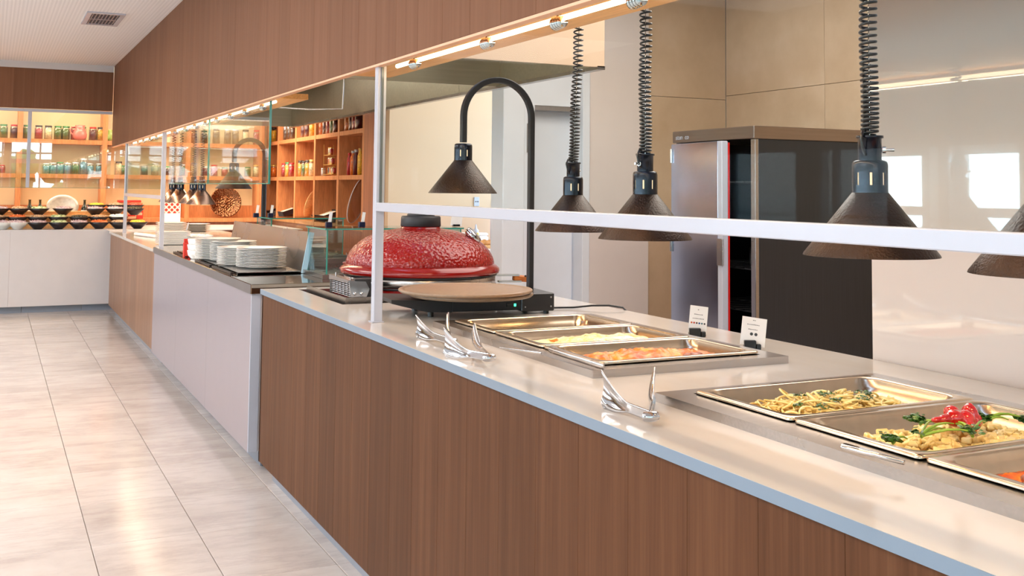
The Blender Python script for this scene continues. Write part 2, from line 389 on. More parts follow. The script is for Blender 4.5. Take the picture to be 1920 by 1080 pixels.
# side wall with windows
wl = [(y0, y1, .86, 1.97) for y0, y1 in ((10.56, 12.3), (9.03, 10.18), (7.3, 8.6), (5.55, 6.9), (3.9, 5.2), (2.2, 3.5), (.5, 1.8), (-1.2, .1), (-2.9, -1.6))]
MB().slab(-5.2, 15, 0, 2.94, -6.7, -6.5, wl, 'x').build('wall_left', M_BEIGE, kind='structure')
for i, (y0, y1, z0, z1) in enumerate(wl):
    f = MB()
    for a, b in ((y0, y0 + .04), (y1 - .04, y1)): f.box(-6.62, -6.54, a, b, z0, z1)
    ym = y0 + (y1 - y0) * .77
    f.box(-6.62, -6.54, ym - .035, ym + .035, z0, z1); f.box(-6.62, -6.54, y0, y1, z0, z0 + .04); f.box(-6.62, -6.54, y0, y1, z1 - .04, z1)
    f.box(-6.60, -6.57, y0, y1, z0 + .26, z0 + .285)
    wo = f.build('window_%d' % (i + 1), M_PALE, kind='structure')
    MB().box(-6.586, -6.58, y0 + .03, y1 - .03, z0 + .03, z1 - .03).build('pane', M_GLASS, wo)
# wall behind the camera, tall garden windows
wb = [(x0, x0 + 1.5, .08, 2.62) for x0 in (-6.2, -4.55, -2.9, -1.25, .4, 2.05)]
MB().slab(-6.7, 6.1, 0, 3.4, -5.2, -5.0, wb, 'y').build('wall_front', M_BEIGE, kind='structure')
for i, (x0, x1, z0, z1) in enumerate(wb):
    f = MB()
    for a in (x0, x0 + .74, x1 - .05): f.box(a, a + .045, -5.14, -5.08, z0, z1)
    for z in (z0, .95, 2.0, 2.26, z1 - .05): f.box(x0, x1, -5.13, -5.09, z, z + (.05 if z != 2.0 else .12))
    wo = f.build('window_%d' % (i + 10), M_PALE, kind='structure')
    MB().box(x0 + .03, x1 - .03, -5.105, -5.10, z0 + .03, z1 - .03).build('pane', M_GLASS, wo)
MB().box(-6.7, 3.8, 14.8, 15, 0, 3.4).build('wall_far', M_SHELFBACK, kind='structure')
# glossy white wall at the right of the near counter
MB().box(2.385, 2.485, -5.0, 2.432, 0, 3.30).build('wall_right', M_GLOSSW, kind='structure')
# kitchen walls
wk = MB().box(6.02, 6.12, -5.0, 8.0, 0, 3.3).build('wall_kitchen_right', M_GROUT, kind='structure')
for y0 in (7.9, 6.612, 5.32, 4.03, 2.74, 1.45):
    for z0, z1 in ((1.0, 2.285), (2.285, 3.3), (0, 1.0)):
        MB().cbox(6.0, 6.02, y0 - 1.286, y0 - .002, z0 + .002, z1 - .002, .001).build('wall_tile', M_TILE, wk)
wr = MB().box(4.03, 6.1, 7.92, 8.1, 2.12, 3.3).box(4.50, 6.1, 7.92, 8.1, 0, 2.12).box(3.74, 4.03, 7.92, 8.1, 0, 3.3).build('wall_kitchen_rear', M_PALE, kind='structure')
for x0, x1 in ((5.16, 6.0),):
    for z0, z1 in ((1.0, 2.25), (2.25, 3.3), (0, 1.0)):
        MB().cbox(x0, x1 - .003, 7.9, 7.92, z0 + .002, z1 - .002, .001).build('wall_tile', M_TILE, wr)
MB().cbox(4.56, 5.155, 7.885, 7.92, 0, 3.3, .003).build('white_panel', plain('warm_white_panel', srgb(226, 214, 208), .25, var=.01), wr)
MB().box(3.4, 5.1, 9.7, 9.8, 0, 3.3).build('wall_beige_recess', M_BEIGE, kind='structure')
# kitchen doorway with a pale door
dr = MB().box(4.06, 4.49, 8.06, 8.10, 0, 2.1).build('door_1', M_PALE, kind='structure')
MB().cbox(3.735, 3.93, 7.86, 7.92, 0, 3.3, .006).build('door_frame', M_PALE, dr)
MB().cbox(3.93, 3.975, 7.875, 7.95, 0, 3.3, .004).box(3.975, 4.04, 7.90, 8.0, 0, 2.14).build('jamb', M_PALE, dr)
MB().cbox(4.485, 4.555, 7.87, 7.95, 0, 2.9, .004).build('jamb', M_PALE, dr)
MB().box(4.04, 4.49, 7.93, 8.06, 2.08, 2.14).build('lintel', M_STEELD, dr)
h = MB().box(3.955, 3.985, 7.862, 7.875, 1.72, 1.96)
hg = h.build('hinge', M_STEEL, dr)
for k in range(6): MB().cyl(.009, 0, .036, 10, T(3.992, 7.866, 1.722 + .04 * k)).build('knuckle', M_CHROME, hg)

# long bulkhead of vertical boards over the counters
def board_wall(name, xface, y0, y1, z0, z1, bw, mat, thick=.018, axis='x', backing=None):
    root = MB()
    if axis == 'x': root.box(xface + thick, xface + thick + .012, y0, y1, z0, z1)
    else: root.box(y0, y1, xface + thick, xface + thick + .012, z0, z1)
    root = root.build(name, backing or mat, kind='structure')
    n = max(1, round((y1 - y0) / bw)); s = (y1 - y0) / n; data = None
    for i in range(n):
        if data is None:
            o = MB().cbox(0, thick, .0003, s - .0003, 0, z1 - z0, .0012).build('board', mat, root) if axis == 'x' else MB().cbox(.0003, s - .0003, 0, thick, 0, z1 - z0, .0012).build('board', mat, root)
            data = o.data
        else:
            o = bpy.data.objects.new('board', data); COL.objects.link(o); o.parent = root
        o.location = (xface, y0 + i * s, z0) if axis == 'x' else (y0 + i * s, xface, z0)
    return root
M_PEACH = plain('peach_lit_edge_carton', srgb(232, 178, 140), .4)  # warm light on the wood edge put into the colour; cartons reuse it
b1 = board_wall('trim_1', FX, -1.0, 13.54, 1.874, 2.84, .2185, M_FASCIA)
MB().box(FX + .002, FX + .034, -1.0, 13.54, 1.866, 1.874).build('lit_edge_strip', M_PEACH, b1)  # underside of the brown boards, painted as if lit
b2 = board_wall('trim_2', 13.55, -6.5, 1.262, 2.30, 2.765, .215, M_FASCIA, axis='y')
MB().box(-6.5, 1.262, 13.535, 13.6, 2.765, 2.84).build('trim_3', M_WHITE2, kind='structure')

def soffit(y0, y1):
    s_ = MB().box(FX + .034, 1.557, y0, y1, 1.90, 1.93).build('trim_soffit', M_ORANGE2, kind='structure')
    return s_
M_ORANGE2 = wood('honey_soffit_board', srgb(214, 150, 84), srgb(228, 168, 100), srgb(236, 182, 118), (26, 1.2, 26), rough=.4)
for y0, y1 in ((-1.0, 4.45), (5.8, 13.5)): soffit(y0, y1)

# kitchen hood behind the bulkhead
hd = thing('extractor_hood', 'long stainless extractor hood behind the wooden bulkhead, beige front face', 'extractor hood', (FX + .05, 5.135, 2.1))
L = 12.0 - 5.135; W = 3.05 - FX - .05
MB().box(0, W, -.02, 0, 0, .76).build('front_panel', plain('beige_painted_panel', srgb(214, 182, 152), .5, var=.02), hd)
MB().box(W - .02, W, 0, 1.325, .012, .74).build('side_panel', M_HOOD, hd)
for i, (a, b) in enumerate(((1.33, 2.0), (2.003, 3.6), (3.603, 5.2), (5.203, L))):
    MB().box(W - .02, W, a, b, .012, .74).build('side_panel', M_HOOD, hd)
MB().box(0, W - .02, 1.31, 1.34, .0, .74).build('partition', M_HOOD, hd)
MB().box(0, W, L, L + .02, 0, .76).build('end_panel', M_HOOD, hd)
MB().box(0, W, 0, L, .74, .76).build('top_panel', M_HOOD, hd)
MB().box(W - .045, W + .004, -.02, L, -.014, .006).build('rim', M_STEEL, hd)
for k in range(8):
    MB().box(.25, .95, 1.6 + k * .62, 2.15 + k * .62, .56, .60).build('filter', M_STEELD, hd)
pts = [(.85 + .5 * math.sin(t * 2.2), 4.6 - 1.5 * t, .05 + .35 * abs(math.cos(t * 1.4))) for t in [i / 12 for i in range(13)]]
MB().tube([(x_ - 1.315, y_ - 5.135, z_ - 2.1) for x_, y_, z_ in ((1.95, 9.6, 2.45), (1.95, 9.3, 2.16), (2.1, 9.0, 2.09), (2.35, 8.7, 2.06), (2.6, 8.6, 2.07), (2.62, 8.6, 2.65))], .005, 6).build('conduit', M_CHROME, hd)

# ceiling vent
v = thing('ceiling_vent', 'small white rectangular air vent in the perforated ceiling', 'vent', (.80, 9.70, 2.84))
MB().slab(-.15, .15, -.36, .36, -.012, 0, [(-.11, .11, -.31, .31)]).build('frame', M_WFRAME, v)
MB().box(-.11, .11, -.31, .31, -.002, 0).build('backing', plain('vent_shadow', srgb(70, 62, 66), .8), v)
for k in range(8): MB().box(-.11 + .22 * (k + .35) / 8, -.11 + .22 * (k + .6) / 8, -.31, .31, -.011, -.003).build('slat', M_WHITE, v)
for k in (0,): MB().box(-.11, .11, -.02, .02, -.0115, -.003).build('crossbar', M_WHITE, v)

# ================================================================ COUNTERS
def counter_base(name, label, y0, y1, mat, bw, x0=1.20, zt=.895, end_mat=None, xr=2.36, plinth=True):
    r = thing(name, label, 'counter', (x0, y0, 0))
    n = max(1, round((y1 - y0) / bw)); s = (y1 - y0) / n; data = None
    for i in range(n):
        if data is None: o = MB().cbox(0, .018, .0003, s - .0003, .10, zt, .0007).build('front_board', mat, r); data = o.data
        else: o = bpy.data.objects.new('front_board', data); COL.objects.link(o); o.parent = r
        o.location = (0, i * s, 0)
    if plinth: MB().box(.07, .085, 0, y1 - y0, 0, .1).build('plinth', M_PLINTH, r)
    return r
NB = counter_base('near_counter', 'long brown veneered buffet counter nearest the camera, under the pale quartz worktop', -1.0, 5.235, M_BOARD, .2078)
MB().box(.0, 1.16, 6.215, 6.235, .1, .895).box(1.14, 1.16, 0, 6.21, .0, .895).box(.018, 1.14, 0, 6.21, .1, .12).build('carcass', M_BOARD, NB)
HOLE = (1.355, 2.215, 4.425, 5.165)
wells = [(1.478, 2.052, 2.50, 3.565), (1.478, 2.052, 1.075, 2.115)]
wt = tag(MB().slab(1.192, 2.378, -1.0, 5.24, .895, CZ, [HOLE] + wells).build('quartz_worktop', M_STONE), 'pale polished quartz worktop of the near buffet counter', 'worktop')
M_EDGE = plain('cool_shaded_edge', srgb(118, 134, 150), .3, var=.02)  # same quartz; its cool shaded look is painted as a colour
MB().box(1.1905, 1.192, -1.0, 5.24, .8955, CZ - .0006).build('shaded_front_edge', M_EDGE, wt)

MID = thing('white_counter', 'white fronted counter block with a stainless steel top, between the two brown counters', 'counter', (1.186, 5.42, 0))
Lm = 8.975 - 5.42
for a, b in ((0, Lm / 3), (Lm / 3, 2 * Lm / 3), (2 * Lm / 3, Lm)):
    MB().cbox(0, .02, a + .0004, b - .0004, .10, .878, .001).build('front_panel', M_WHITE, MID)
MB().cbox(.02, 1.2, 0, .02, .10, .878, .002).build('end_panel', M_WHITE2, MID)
MB().cbox(.0, .05, -.006, .0, .10, .878, .002).build('corner_post', M_WFRAME, MID)
MB().box(.09, .105, .1, Lm, 0, .1).box(.1, 1.1, .1, .115, 0, .1).build('plinth', M_PLINTH, MID)
MB().box(1.18, 1.2, .02, Lm, 0, .878).build('rear_panel', M_WHITE, MID)
stt = tag(MB().cbox(1.18, 2.42, 5.40, 8.99, .878, .928, .003).build('steel_worktop', steel('worktop_steel', (.66, .64, .62), .06, (2, 40, 2), .01)), 'brushed stainless steel worktop carrying the stacks of plates', 'worktop')
MB().box(1.178, 1.1795, 5.402, 6.6, .880, .926).box(1.178, 1.1795, 6.601, 8.988, .880, .926).build('shaded_front_edge', plain('shaded_steel_edge', srgb(120, 114, 112), .38, .5, var=.05), stt)  # same steel; the darker reflection on its front is painted in
FAR = counter_base('far_counter', 'shorter light brown veneered counter beyond the white block, with posts and glass on it', 9.0, 12.62, M_FAR_BOARD, .2, zt=.88)
MB().cbox(-.004, .05, -.02, .0, .10, .88, .002).build('end_edge', M_ORANGE, FAR)
fwt = tag(MB().box(1.192, 2.42, 9.0, 12.7, .88, .905).build('quartz_worktop', M_STONE), 'pale worktop on the light brown far counter', 'worktop')
WH = thing('salad_counter', 'long white counter across the far end, carrying the tiers of salad bowls', 'counter', (-4.0, 13.0, 0))
for k in range(5): MB().cbox(k * 1.05, (k + 1) * 1.05 - .001, 0, .02, .075, .905, .001).build('front_panel', M_WHITE2, WH)
for k in range(9): MB().box(k * .62, (k + 1) * .62 - .004, .075, .09, 0, .075).build('plinth_board', M_PLINTH, WH)
MB().box(0, 5.19, .0, 1.38, .905, .915).box(5.19, 7.38, -.30, 1.38, .905, .915).build('top', M_WHITE2, WH)

# tiered wooden rack for the bowls
RK = thing('tiered_rack', 'orange wooden tiered rack holding the rows of salad bowls', 'display rack', (-1.0, 13.32, .915))
for j, (y, z) in enumerate(((.03, .052), (.26, .145), (.50, .185), (.742, .085))):
    MB().box(0, 2.42 if j else 2.3, y, y + (.24 if j < 3 else .32), z - .014, z).build('step', M_BEECH_LIGHT, RK)
    MB().box(0, 2.42 if j else 2.3, y, y + .015, 0, z - .014).build('riser', M_BEECH_LIGHT, RK)

# ================================================================ SNEEZE GUARDS
def post(mb, x, y, z0, z1, s=.016): return mb.cbox(x - s, x + s, y - s, y + s, z0, z1, .002)
def guard(label, y0, y1, z0, zt, zr, group=None, cat='glass guard'):
    g = thing('sneeze_guard', label, cat, (1.298, y0, z0))
    L = y1 - y0
    for yy in (0, L):
        MB().cbox(-.017, .017, yy - .017, yy + .017, 0, zt - z0, .002).build('post', M_WFRAME, g)
        MB().cbox(-.024, .022, yy - .024, yy + .024, 0, .004, .001).build('foot_plate', M_WFRAME, g)
    MB().cbox(-.016, .016, .017, L - .017, zr - z0 - .016, zr - z0 + .016, .002).build('rail', M_WFRAME, g)
    MB().box(-.004, .004, .02, L - .02, zr - z0 + .016, zt - z0 - .01).build('glass_pane', M_GLASSR if z0 < CZ else M_GLASSN, g)
    MB().box(-.0045, .0045, L - .0235, L - .0175, zr - z0 + .016, zt - z0 - .01).build('pane_edge', plain('grey_glass_edge', srgb(96, 100, 98), .2), g)
    return g
guard('white framed glass guard along the near counter, in front of the heat lamps', .86, 3.81, CZ, 1.876, 1.345)
guard('white framed glass guard on the light brown far counter', 9.42, 12.2, .905, 1.872, 1.318)

for k, (a, b, lab) in enumerate(((5.63, 7.40, 'right hand hanging glass pane under the bulkhead, over the plate stacks'), (7.405, 9.2, 'left hand hanging glass pane under the bulkhead, beside the far post'))):
    g = thing('hanging_glass', lab, 'glass guard', (1.312, a, 1.43))
    MB().box(-.004, .004, .004, b - a, .004, .46).build('glass_pane', M_GLASSR, g)
    MB().box(-.0052, .0052, 0, .009, 0, .46).box(-.0052, .0052, .009, b - a, 0, .005).build('glass_edge', M_GEDGE, g)

# lit strips along the top of the guards, with their round fittings
def strip(label, y0, y1, ys, hz=1.872):
    s = thing('strip_light', label, 'strip light', (1.352, y0, hz))
    MB().tube([(0, 0, 0), (0, y1 - y0, 0)], .008, 8).build('light_tube', M_LED, s)
    for y in ys:
        f = MB(); M = T(-.012, y - y0, -.014) @ R('X', 90)
        for k in range(4): f.lathe([(.0, -.02 + .011 * k), (.019 - .001 * k, -.02 + .011 * k), (.019 - .001 * k, -.012 + .011 * k), (0, -.012 + .011 * k)], 16, M)
        f.cyl(.012, -.018, .02, 12, M); f.box(-.016, -.008, y - y0 - .006, y - y0 + .006, -.014, .03)
        f.build('fitting', M_CHROME, s)
    return s
strip('warm strip light with round steel fittings over the near glass guard', -.9, 3.78, [.7, 1.25, 1.7, 2.1, 2.484, 2.94, 3.56])
strip('warm strip light with small fittings above the hanging glass panes', 5.7, 9.2, [5.94, 6.39, 6.83, 7.28, 7.7, 8.14, 8.58, 9.07])
strip('warm strip light with small fittings above the far glass guard', 9.5, 12.2, [10.21, 10.65, 11.13, 11.57, 12.09])
for i, (y, Ls, pw) in enumerate(((1.45, 4.6, 8.5), (7.45, 3.5, 9), (10.85, 2.7, 8))):
    area('strip_glow', (1.352, y, 1.858), (0, 0, 0), .03, Ls, pw, WARM)
    area('strip_glow_up', (1.352, y, 1.884), (PI, 0, 0), .03, Ls, pw * .22, WARM)

# ================================================================ HEAT LAMPS
def lamp_head(root, dz=0.0, mat=None, cmat=None, switch=True, side=1, r0=.137):
    """shade, slotted collar, neck; rim at dz"""
    mat = mat or M_LAMP; cmat = cmat or M_NAVY
    sh = MB()
    sh.lathe([(r0 + .0015, dz), (r0, dz + .004), (.037, dz + .132), (.0345, dz + .132), (r0 - .003, dz + .003), (r0 + .0015, dz)], 40)
    sh.build('shade', mat, root)
    co = MB(); n = 48
    prof = [(.0365, dz + .128), (.0365, dz + .148), (.0365, dz + .174), (.0365, dz + .190), (.0345, dz + .197), (.029, dz + .200), (.024, dz + .200)]
    co.lathe(prof, n, skip=lambda i, j: i == 1 and j % 6 == 0)
    co.lathe([(.0345, dz + .13), (.0345, dz + .148), (.0345, dz + .174), (.0345, dz + .19)], n, skip=lambda i, j: i == 1 and j % 6 == 0)
    co.build('slotted_collar', cmat, root)
    MB().cyl(.029, dz + .10, dz + .19, 16).build('collar_glow', M_COLLARGLOW, root)  # glowing core stands in for bulb light behind the slots
    MB().sphere((0, 0, dz + .06), .035, 14, 8, (1, 1, 1.3)).build('bulb', M_BULB, root)
    return root
def switch_parts(root, z, ang):
    M = R('Z', ang) @ T(.025, 0, z) @ R('Y', 90)
    sw = MB().cyl(.008, 0, .007, 6, M).build('switch_nut', M_CHROME, root)
    MB().cyl(.0028, .007, .024, 8, M, r1=.0036).build('toggle', M_CHROME, sw)
def coil(root, z0, z1, turns, r=.0165, wr=.0034, lean=(0, 0), name='coiled_cord', mat=None, grow=2.6):
    pts = []; n = int(turns * 12); H = z1 - z0
    for i in range(n + 1):
        t = i / n; s_ = (t + (grow - 1) * t * t * .5 * 1.0) / (1 + (grow - 1) * .5)
        a = 2 * PI * turns * t
        wob = .002 * math.sin(3.1 * s_ * 6)
        pts.append((r * math.cos(a) + lean[0] * s_ + wob, r * math.sin(a) + lean[1] * s_, z0 + H * s_))
    return MB().tube(pts, wr, 6).build(name, mat or M_BLACK, root)
def hanging_lamp(x, y, zr, label, group, ztop=2.35, mat=None, cmat=None, turns=46, lean=(0, 0), ang=-70, cable_side=True, seed=0):
    o = thing('heat_lamp', label, 'heat lamp', (x, y, zr), 0, group)
    lamp_head(o, 0, mat, cmat)
    MB().lathe([(.024, .198), (.024, .246), (.028, .247), (.028, .252), (.02, .252), (.0, .252)], 24).build('neck', cmat or M_NAVY, o)
    switch_parts(o, .222, ang)
    if cable_side:
        MB().tube([(-.008, 0, .262), (-.026, -.008, .262), (-.036, -.012, .245), (-.030, -.012, .222), (-.022, -.010, .210)], .0032, 6).build('feed_wire', M_BLACK, o)
    coil(o, .254, ztop - zr, turns, lean=lean)
    MB().tube([(0, 0, .25), (lean[0], lean[1], ztop - zr)], .0013, 5).build('inner_cord', M_CHROME, o)
    return o
G1 = 'heat lamps over the near food wells'
lamps = [
 (1.92, 3.44, 1.264, 'bronze heat lamp on a leaning coiled cord, beside the black curved lamp stand', (.03, -.01), 30, 48),
 (1.74, 2.68, 1.272, 'bronze heat lamp on a coiled cord, just left of the tall steel cabinet', (0, 0), 200, 50),
 (1.665, 1.70, 1.283, 'largest bronze heat lamp, hanging before the dark side of the steel cabinet', (0, 0), -38, 52),
 (1.75, 1.345, 1.268, 'bronze heat lamp cut by the right edge of the photo', (0, 0), 10, 50)]
for x, y, z, lab, ln, ang, tn in lamps:
    hanging_lamp(x, y, z, lab, G1, lean=ln, ang=ang, turns=tn, cable_side=True)
    spot('heat_lamp_light', (x, y, z + .03), 3.4, (1, .66, .34), 125, .7, .04)
def lamp_rail(label, x, y0, y1, z=2.36, zc=3.3):
    r = thing('lamp_rail', label, 'rail', (x, y0, z))
    MB().box(-.2, .35, 0, y1 - y0, -.01, .02).build('rail', M_STEEL, r)
    for k in (0.1, y1 - y0 - .1):
        MB().cyl(.012, .02, zc - z, 8, T(0, k, 0)).build('hanger', M_STEEL, r)
    return r
lamp_rail('steel rail from which the near heat lamps hang', 1.75, .9, 3.8)
lamp_rail('steel rail from which the far heat lamps hang', 1.75, 9.5, 11.6, 2.36, 2.84)
G2 = 'heat lamps over the far counter'
for x, y, z, lab in ((1.74, 10.13, 1.25, 'shiny copper toned heat lamp, rightmost of the far group, in front of the hammered disc'),
                     (P(362, 380, y=10.52).x, 10.52, 1.252, 'shiny copper toned heat lamp, second from the right in the far group'),
                     (P(337, 380, y=10.98).x, 10.98, 1.252, 'shiny copper toned heat lamp, third from the right in the far group'),
                     (P(323, 380, y=11.36).x, 11.36, 1.252, 'shiny copper toned heat lamp, leftmost of the far group, behind the white post')):
    o = hanging_lamp(x, y, z, lab, G2, ztop=2.35, mat=M_FARLAMP, turns=34, cable_side=False)
for y in (10.1, 11.0): spot('far_heat_lamp_light', (1.74, y, 1.28), 9, (1, .74, .46), 130, .7, .04)

# heated carving stand with the gooseneck lamp
def gooseneck(root, px, py, sx, sy, z_rim, ztop, r=.0095, base_z=0, square=True, w=.012):
    """square tube from the foot up and over in a half circle to the shade"""
    cx, cy = (px + sx) / 2, (py + sy) / 2; rad = math.hypot(px - sx, py - sy) / 2
    ux, uy = (px - sx) / (2 * rad), (py - sy) / (2 * rad)
    za = ztop - rad; pts = [(px, py, base_z + (za - base_z) * k / 6) for k in range(6)]
    for k in range(25):
        a = PI * k / 24; pts.append((cx + ux * rad * math.cos(a), cy + uy * rad * math.cos(a), za + rad * math.sin(a)))
    pts += [(sx, sy, za - (za - z_rim - .205) * k / 3) for k in (1, 2, 3)]
    nrm = Vector((-uy, ux, 0)); loops = []
    for i, q in enumerate(pts):
        q = Vector(q); t = (Vector(pts[min(i + 1, len(pts) - 1)]) - Vector(pts[max(i - 1, 0)])).normalized(); b = t.cross(nrm).normalized()
        c = w * .25
        loops.append([q + nrm * a_ + b * b_ for a_, b_ in ((w, w - c), (w - c, w), (-w + c, w), (-w, w - c), (-w, -w + c), (-w + c, -w), (w - c, -w), (w, -w + c))])
    return MB().loft(loops, True, True, smooth=False).build('curved_pole', M_BLACKM, root)
CS = thing('carving_lamp_stand', 'black heated stand with a curved pole and bronze lamp, under the round stone plate', 'lamp stand', (1.99, 3.93, CZ))
MR = R('Z', -6)
hb = MB()
hb.cbox(-.36, .055, -.11, .17, .018, .066, .003, MR)
# sloping left end that carries the plate
loops = []
for x, z0, z1 in ((-.36, .016, .064), (-.46, .020, .064), (-.56, .045, .068), (-.60, .056, .070)):
    loops.append([(x, -.11, z0), (x, .17, z0), (x, .17, z1), (x, -.11, z1)])
hb.loft(loops, True, True, MR, False)
hb.build('heated_base', M_BLACKM, CS)
MB().cbox(-.075, .065, -.118, .178, .012, .082, .003, MR).build('foot_box', M_BLACK, CS)
sc = MB()
for a, b, c in ((-.06, -.119, .03), (-.06, -.119, .066), (.05, -.119, .03), (.05, -.119, .066)): sc.sphere((a, b, c), .0035, 8, 5, M=MR)
for a, b, c in ((.066, -.08, .03), (.066, -.08, .066), (.066, .0, .03), (.066, .0, .066), (.066, .08, .066), (.066, .15, .03)): sc.sphere((a, b, c), .0035, 8, 5, M=MR)
sc.build('screw', M_STEEL, CS, kind='stuff')
sw = MB().box(-.135, -.095, -.115, -.109, .032, .046, MR).build('switch_plate', M_DARK, CS)
MB().box(-.106, -.098, -.1175, -.1149, .034, .044, MR).build('indicator', M_GREENLED, sw)
for q in ((-.44, -.09), (-.44, .15), (.04, -.09), (.04, .15)): MB().cyl(.012, 0, .022, 10, MR @ T(q[0], q[1], 0)).build('foot', M_DARK, CS)
gooseneck(CS, .02, .03, -.287, .03, 1.397 - CZ, 1.862 - CZ, base_z=.08)
lh = MB()
sub = thing('lamp_head', None, None, (-.287, .03, 1.397 - CZ)); sub.parent = CS
lamp_head(sub, 0)
spot('carving_lamp_light', (1.703, 3.96, 1.43), 3.4, (1, .68, .38), 120, .7, .04)
def plate_disc(name, label, x, y, z, r, mat=M_PLATE):
    o = thing(name, label, 'plate', (x, y, z))
    MB().lathe([(0, 0), (r * .8, 0), (r * .97, .006), (r, .012), (r, .017), (r * .985, .020), (r * .93, .0195), (r * .915, .0165), (r * .90, .0175), (r * .4, .0185), (0, .0185)], 72).build('disc', mat, o)
    return o
plate_disc('stone_plate', 'lower round stone plate, showing at the right under the upper one', 1.705, 3.87, CZ + .071, .245)
plate_disc('stone_plate', 'upper round speckled stone plate resting on the black heated stand', 1.665, 3.83, CZ + .0905, .26)
cb = [(2.06, 3.97, .935), (2.12, 3.95, .926), (2.20, 3.93, .926), (2.27, 3.90, .934), (2.33, 3.86, .936), (2.372, 3.82, .930), (2.392, 3.79, .90), (2.40, 3.77, .8)]
tag(MB().tube([tuple(q) for q in cb], .004, 8).build('power_cable', M_DARK), 'thin black cable from the lamp stand over the back of the worktop', 'cable')

# ================================================================ RED GRILL
GX, GY = 1.845, 4.79
GR = thing('kettle_grill', 'big red dimpled ceramic grill with a black top vent, sunk into the worktop', 'grill', (GX, GY, CZ))
rr = .372
dome = [0, 0, 0, 0, 0, (rr - .022, .140), (rr - .020, .148), (rr - .023, .162), (rr - .031, .182), (rr - .043, .202), (rr - .060, .222), (rr - .083, .242), (rr - .112, .261), (rr - .150, .278), (rr - .195, .292), (.145, .299), (.11, .304), (.098, .306)]
MB().lathe([(rr - .012, .098), (rr + .002, .100), (rr + .006, .110), (rr + .004, .122), (rr - .010, .134), (rr - .022, .142)], 72).build('dome_rim', M_REDG, GR)
MB().lathe(dome[5:], 72).build('dome', M_DOME, GR)
MB().lathe([(.105, .298), (.098, .304), (.094, .308), (.092, .318), (0, .318)], 40).build('dome_neck', M_REDG, GR)
MB().lathe([(.0, .315), (.094, .315), (.096, .318), (.094, .358), (.090, .364), (.066, .364), (.066, .368)], 40).build('top_vent', M_BLACKM, GR)
MB().lathe([(.066, .364), (.066, .372), (.062, .375), (.062, .380), (.058, .384), (.0, .384)], 40).build('vent_cap', M_BLACKM, GR)
MB().lathe([(.350, .094), (.352, .098)], 60).lathe([(.356, .092), (.366, .092), (.366, .098), (.350, .098)], 60).build('gasket', M_BLACKM, GR)
MB().lathe([(.352, .05), (.358, .052), (.358, .092), (.352, .094)], 72).build('steel_band', M_STEEL, GR)
MB().lathe([(.315, -.058), (.325, -.03), (.340, .0), (.352, .012), (.358, .022), (.356, .032), (.345, .038), (.350, .044), (.352, .05)], 72).build('lower_bowl', M_REDG, GR)
MB().lathe([(.356, .040), (.362, .044), (.360, .050)], 72).build('band_lip', M_BLACKM, GR)
# thermometer at the right shoulder
Mt = T(.20, -.14, .266) @ R('Y', 42) @ R('X', 22)
MB().lathe([(0, .03), (.036, .03), (.042, .026), (.044, .018), (.046, .012), (.044, .006), (.040, 0), (.03, -.01)], 28, Mt).build('thermometer', M_CHROME, GR)
# hinge with the spring basket at the left, front
hx0 = P(657, 548, y=4.50).x - GX; hx1 = P(692, 548, y=4.50).x - GX; hy0 = 4.50 - GY; hy1 = P(621, 545, x=hx0 + GX).y - GY
pl = [(hx0, .022), (hx1 - .012, .022), (hx1, .055), (hx1 - .018, .088), (hx0 - .008, .092)]
hb_ = MB(); hb_.loft([[(a, hy0 - .006, b) for a, b in pl], [(a, hy0, b) for a, b in pl]], True, True, None, False)
hp = hb_.build('hinge_plate', plain('polished_plate', (.75, .80, .86), .12, .85, var=.02), GR)
bo = MB()
for a, b in ((hx0 + .018, .036), (hx0 + .048, .036), (hx1 + .012, .080)): bo.sphere((a, hy0 - .008, b), .0075, 12, 7, (1, .7, 1))
bo.build('bolt', M_CHROME, hp, kind='stuff')
MB().cbox(hx0 + .02, hx1 + .05, hy0, hy0 + .05, .015, .100, .003).build('hinge_block', M_BLACKM, GR)
MB().box(hx0 + .014, hx0 + .020, hy0, hy1, .020, .088).build('spring_backing', M_DARK, GR)
sp_ = MB()
for k in range(6):
    cy = hy0 + (hy1 - hy0) * (k + .5) / 6; rs = (hy1 - hy0) / 13
    pts = [(hx0 + .004 + .008 * math.cos(a), cy + rs * math.sin(a), .020 + .062 * a / (2 * PI * 8)) for a in [2 * PI * 8 * i / 96 for i in range(97)]]
    sp_.tube(pts, .0017, 5)
sp_.build('hinge_spring', M_CHROME, GR, kind='stuff')
MB().loft([[(hx0 - .012, hy0, .084), (hx0 + .02, hy0, .084), (hx0 + .02, hy0, .094), (hx0 - .012, hy0, .094)], [(hx0 - .012, hy1, .078), (hx0 + .02, hy1, .078), (hx0 + .02, hy1, .100), (hx0 - .012, hy1, .100)]], True, True, None, False).box(hx0 - .006, hx0 + .02, hy1, hy1 + .004, .016, .09).cyl(.004, .09, .112, 8, T(hx0 + .006, hy1 - .05, 0)).cyl(.004, .09, .106, 8, T(hx0 + .006, hy0 + .02, 0)).build('spring_bracket', M_STEEL, GR)
HR = T(.365, -.10, .06) @ R('Z', -12)
MB().box(-.02, .10, -.018, .018, .018, .026, HR).box(.0, .11, -.02, .02, -.012, -.004, HR).build('handle_bracket', M_STEEL, GR)
MB().cbox(.07, .165, -.016, .016, .0, .030, .006, HR @ R('Y', 5)).build('wooden_handle', M_HANDLE, GR)
MB().sphere((.13, -.017, .018), .005, 8, 5, M=HR).build('handle_rivet', M_DARK, GR)
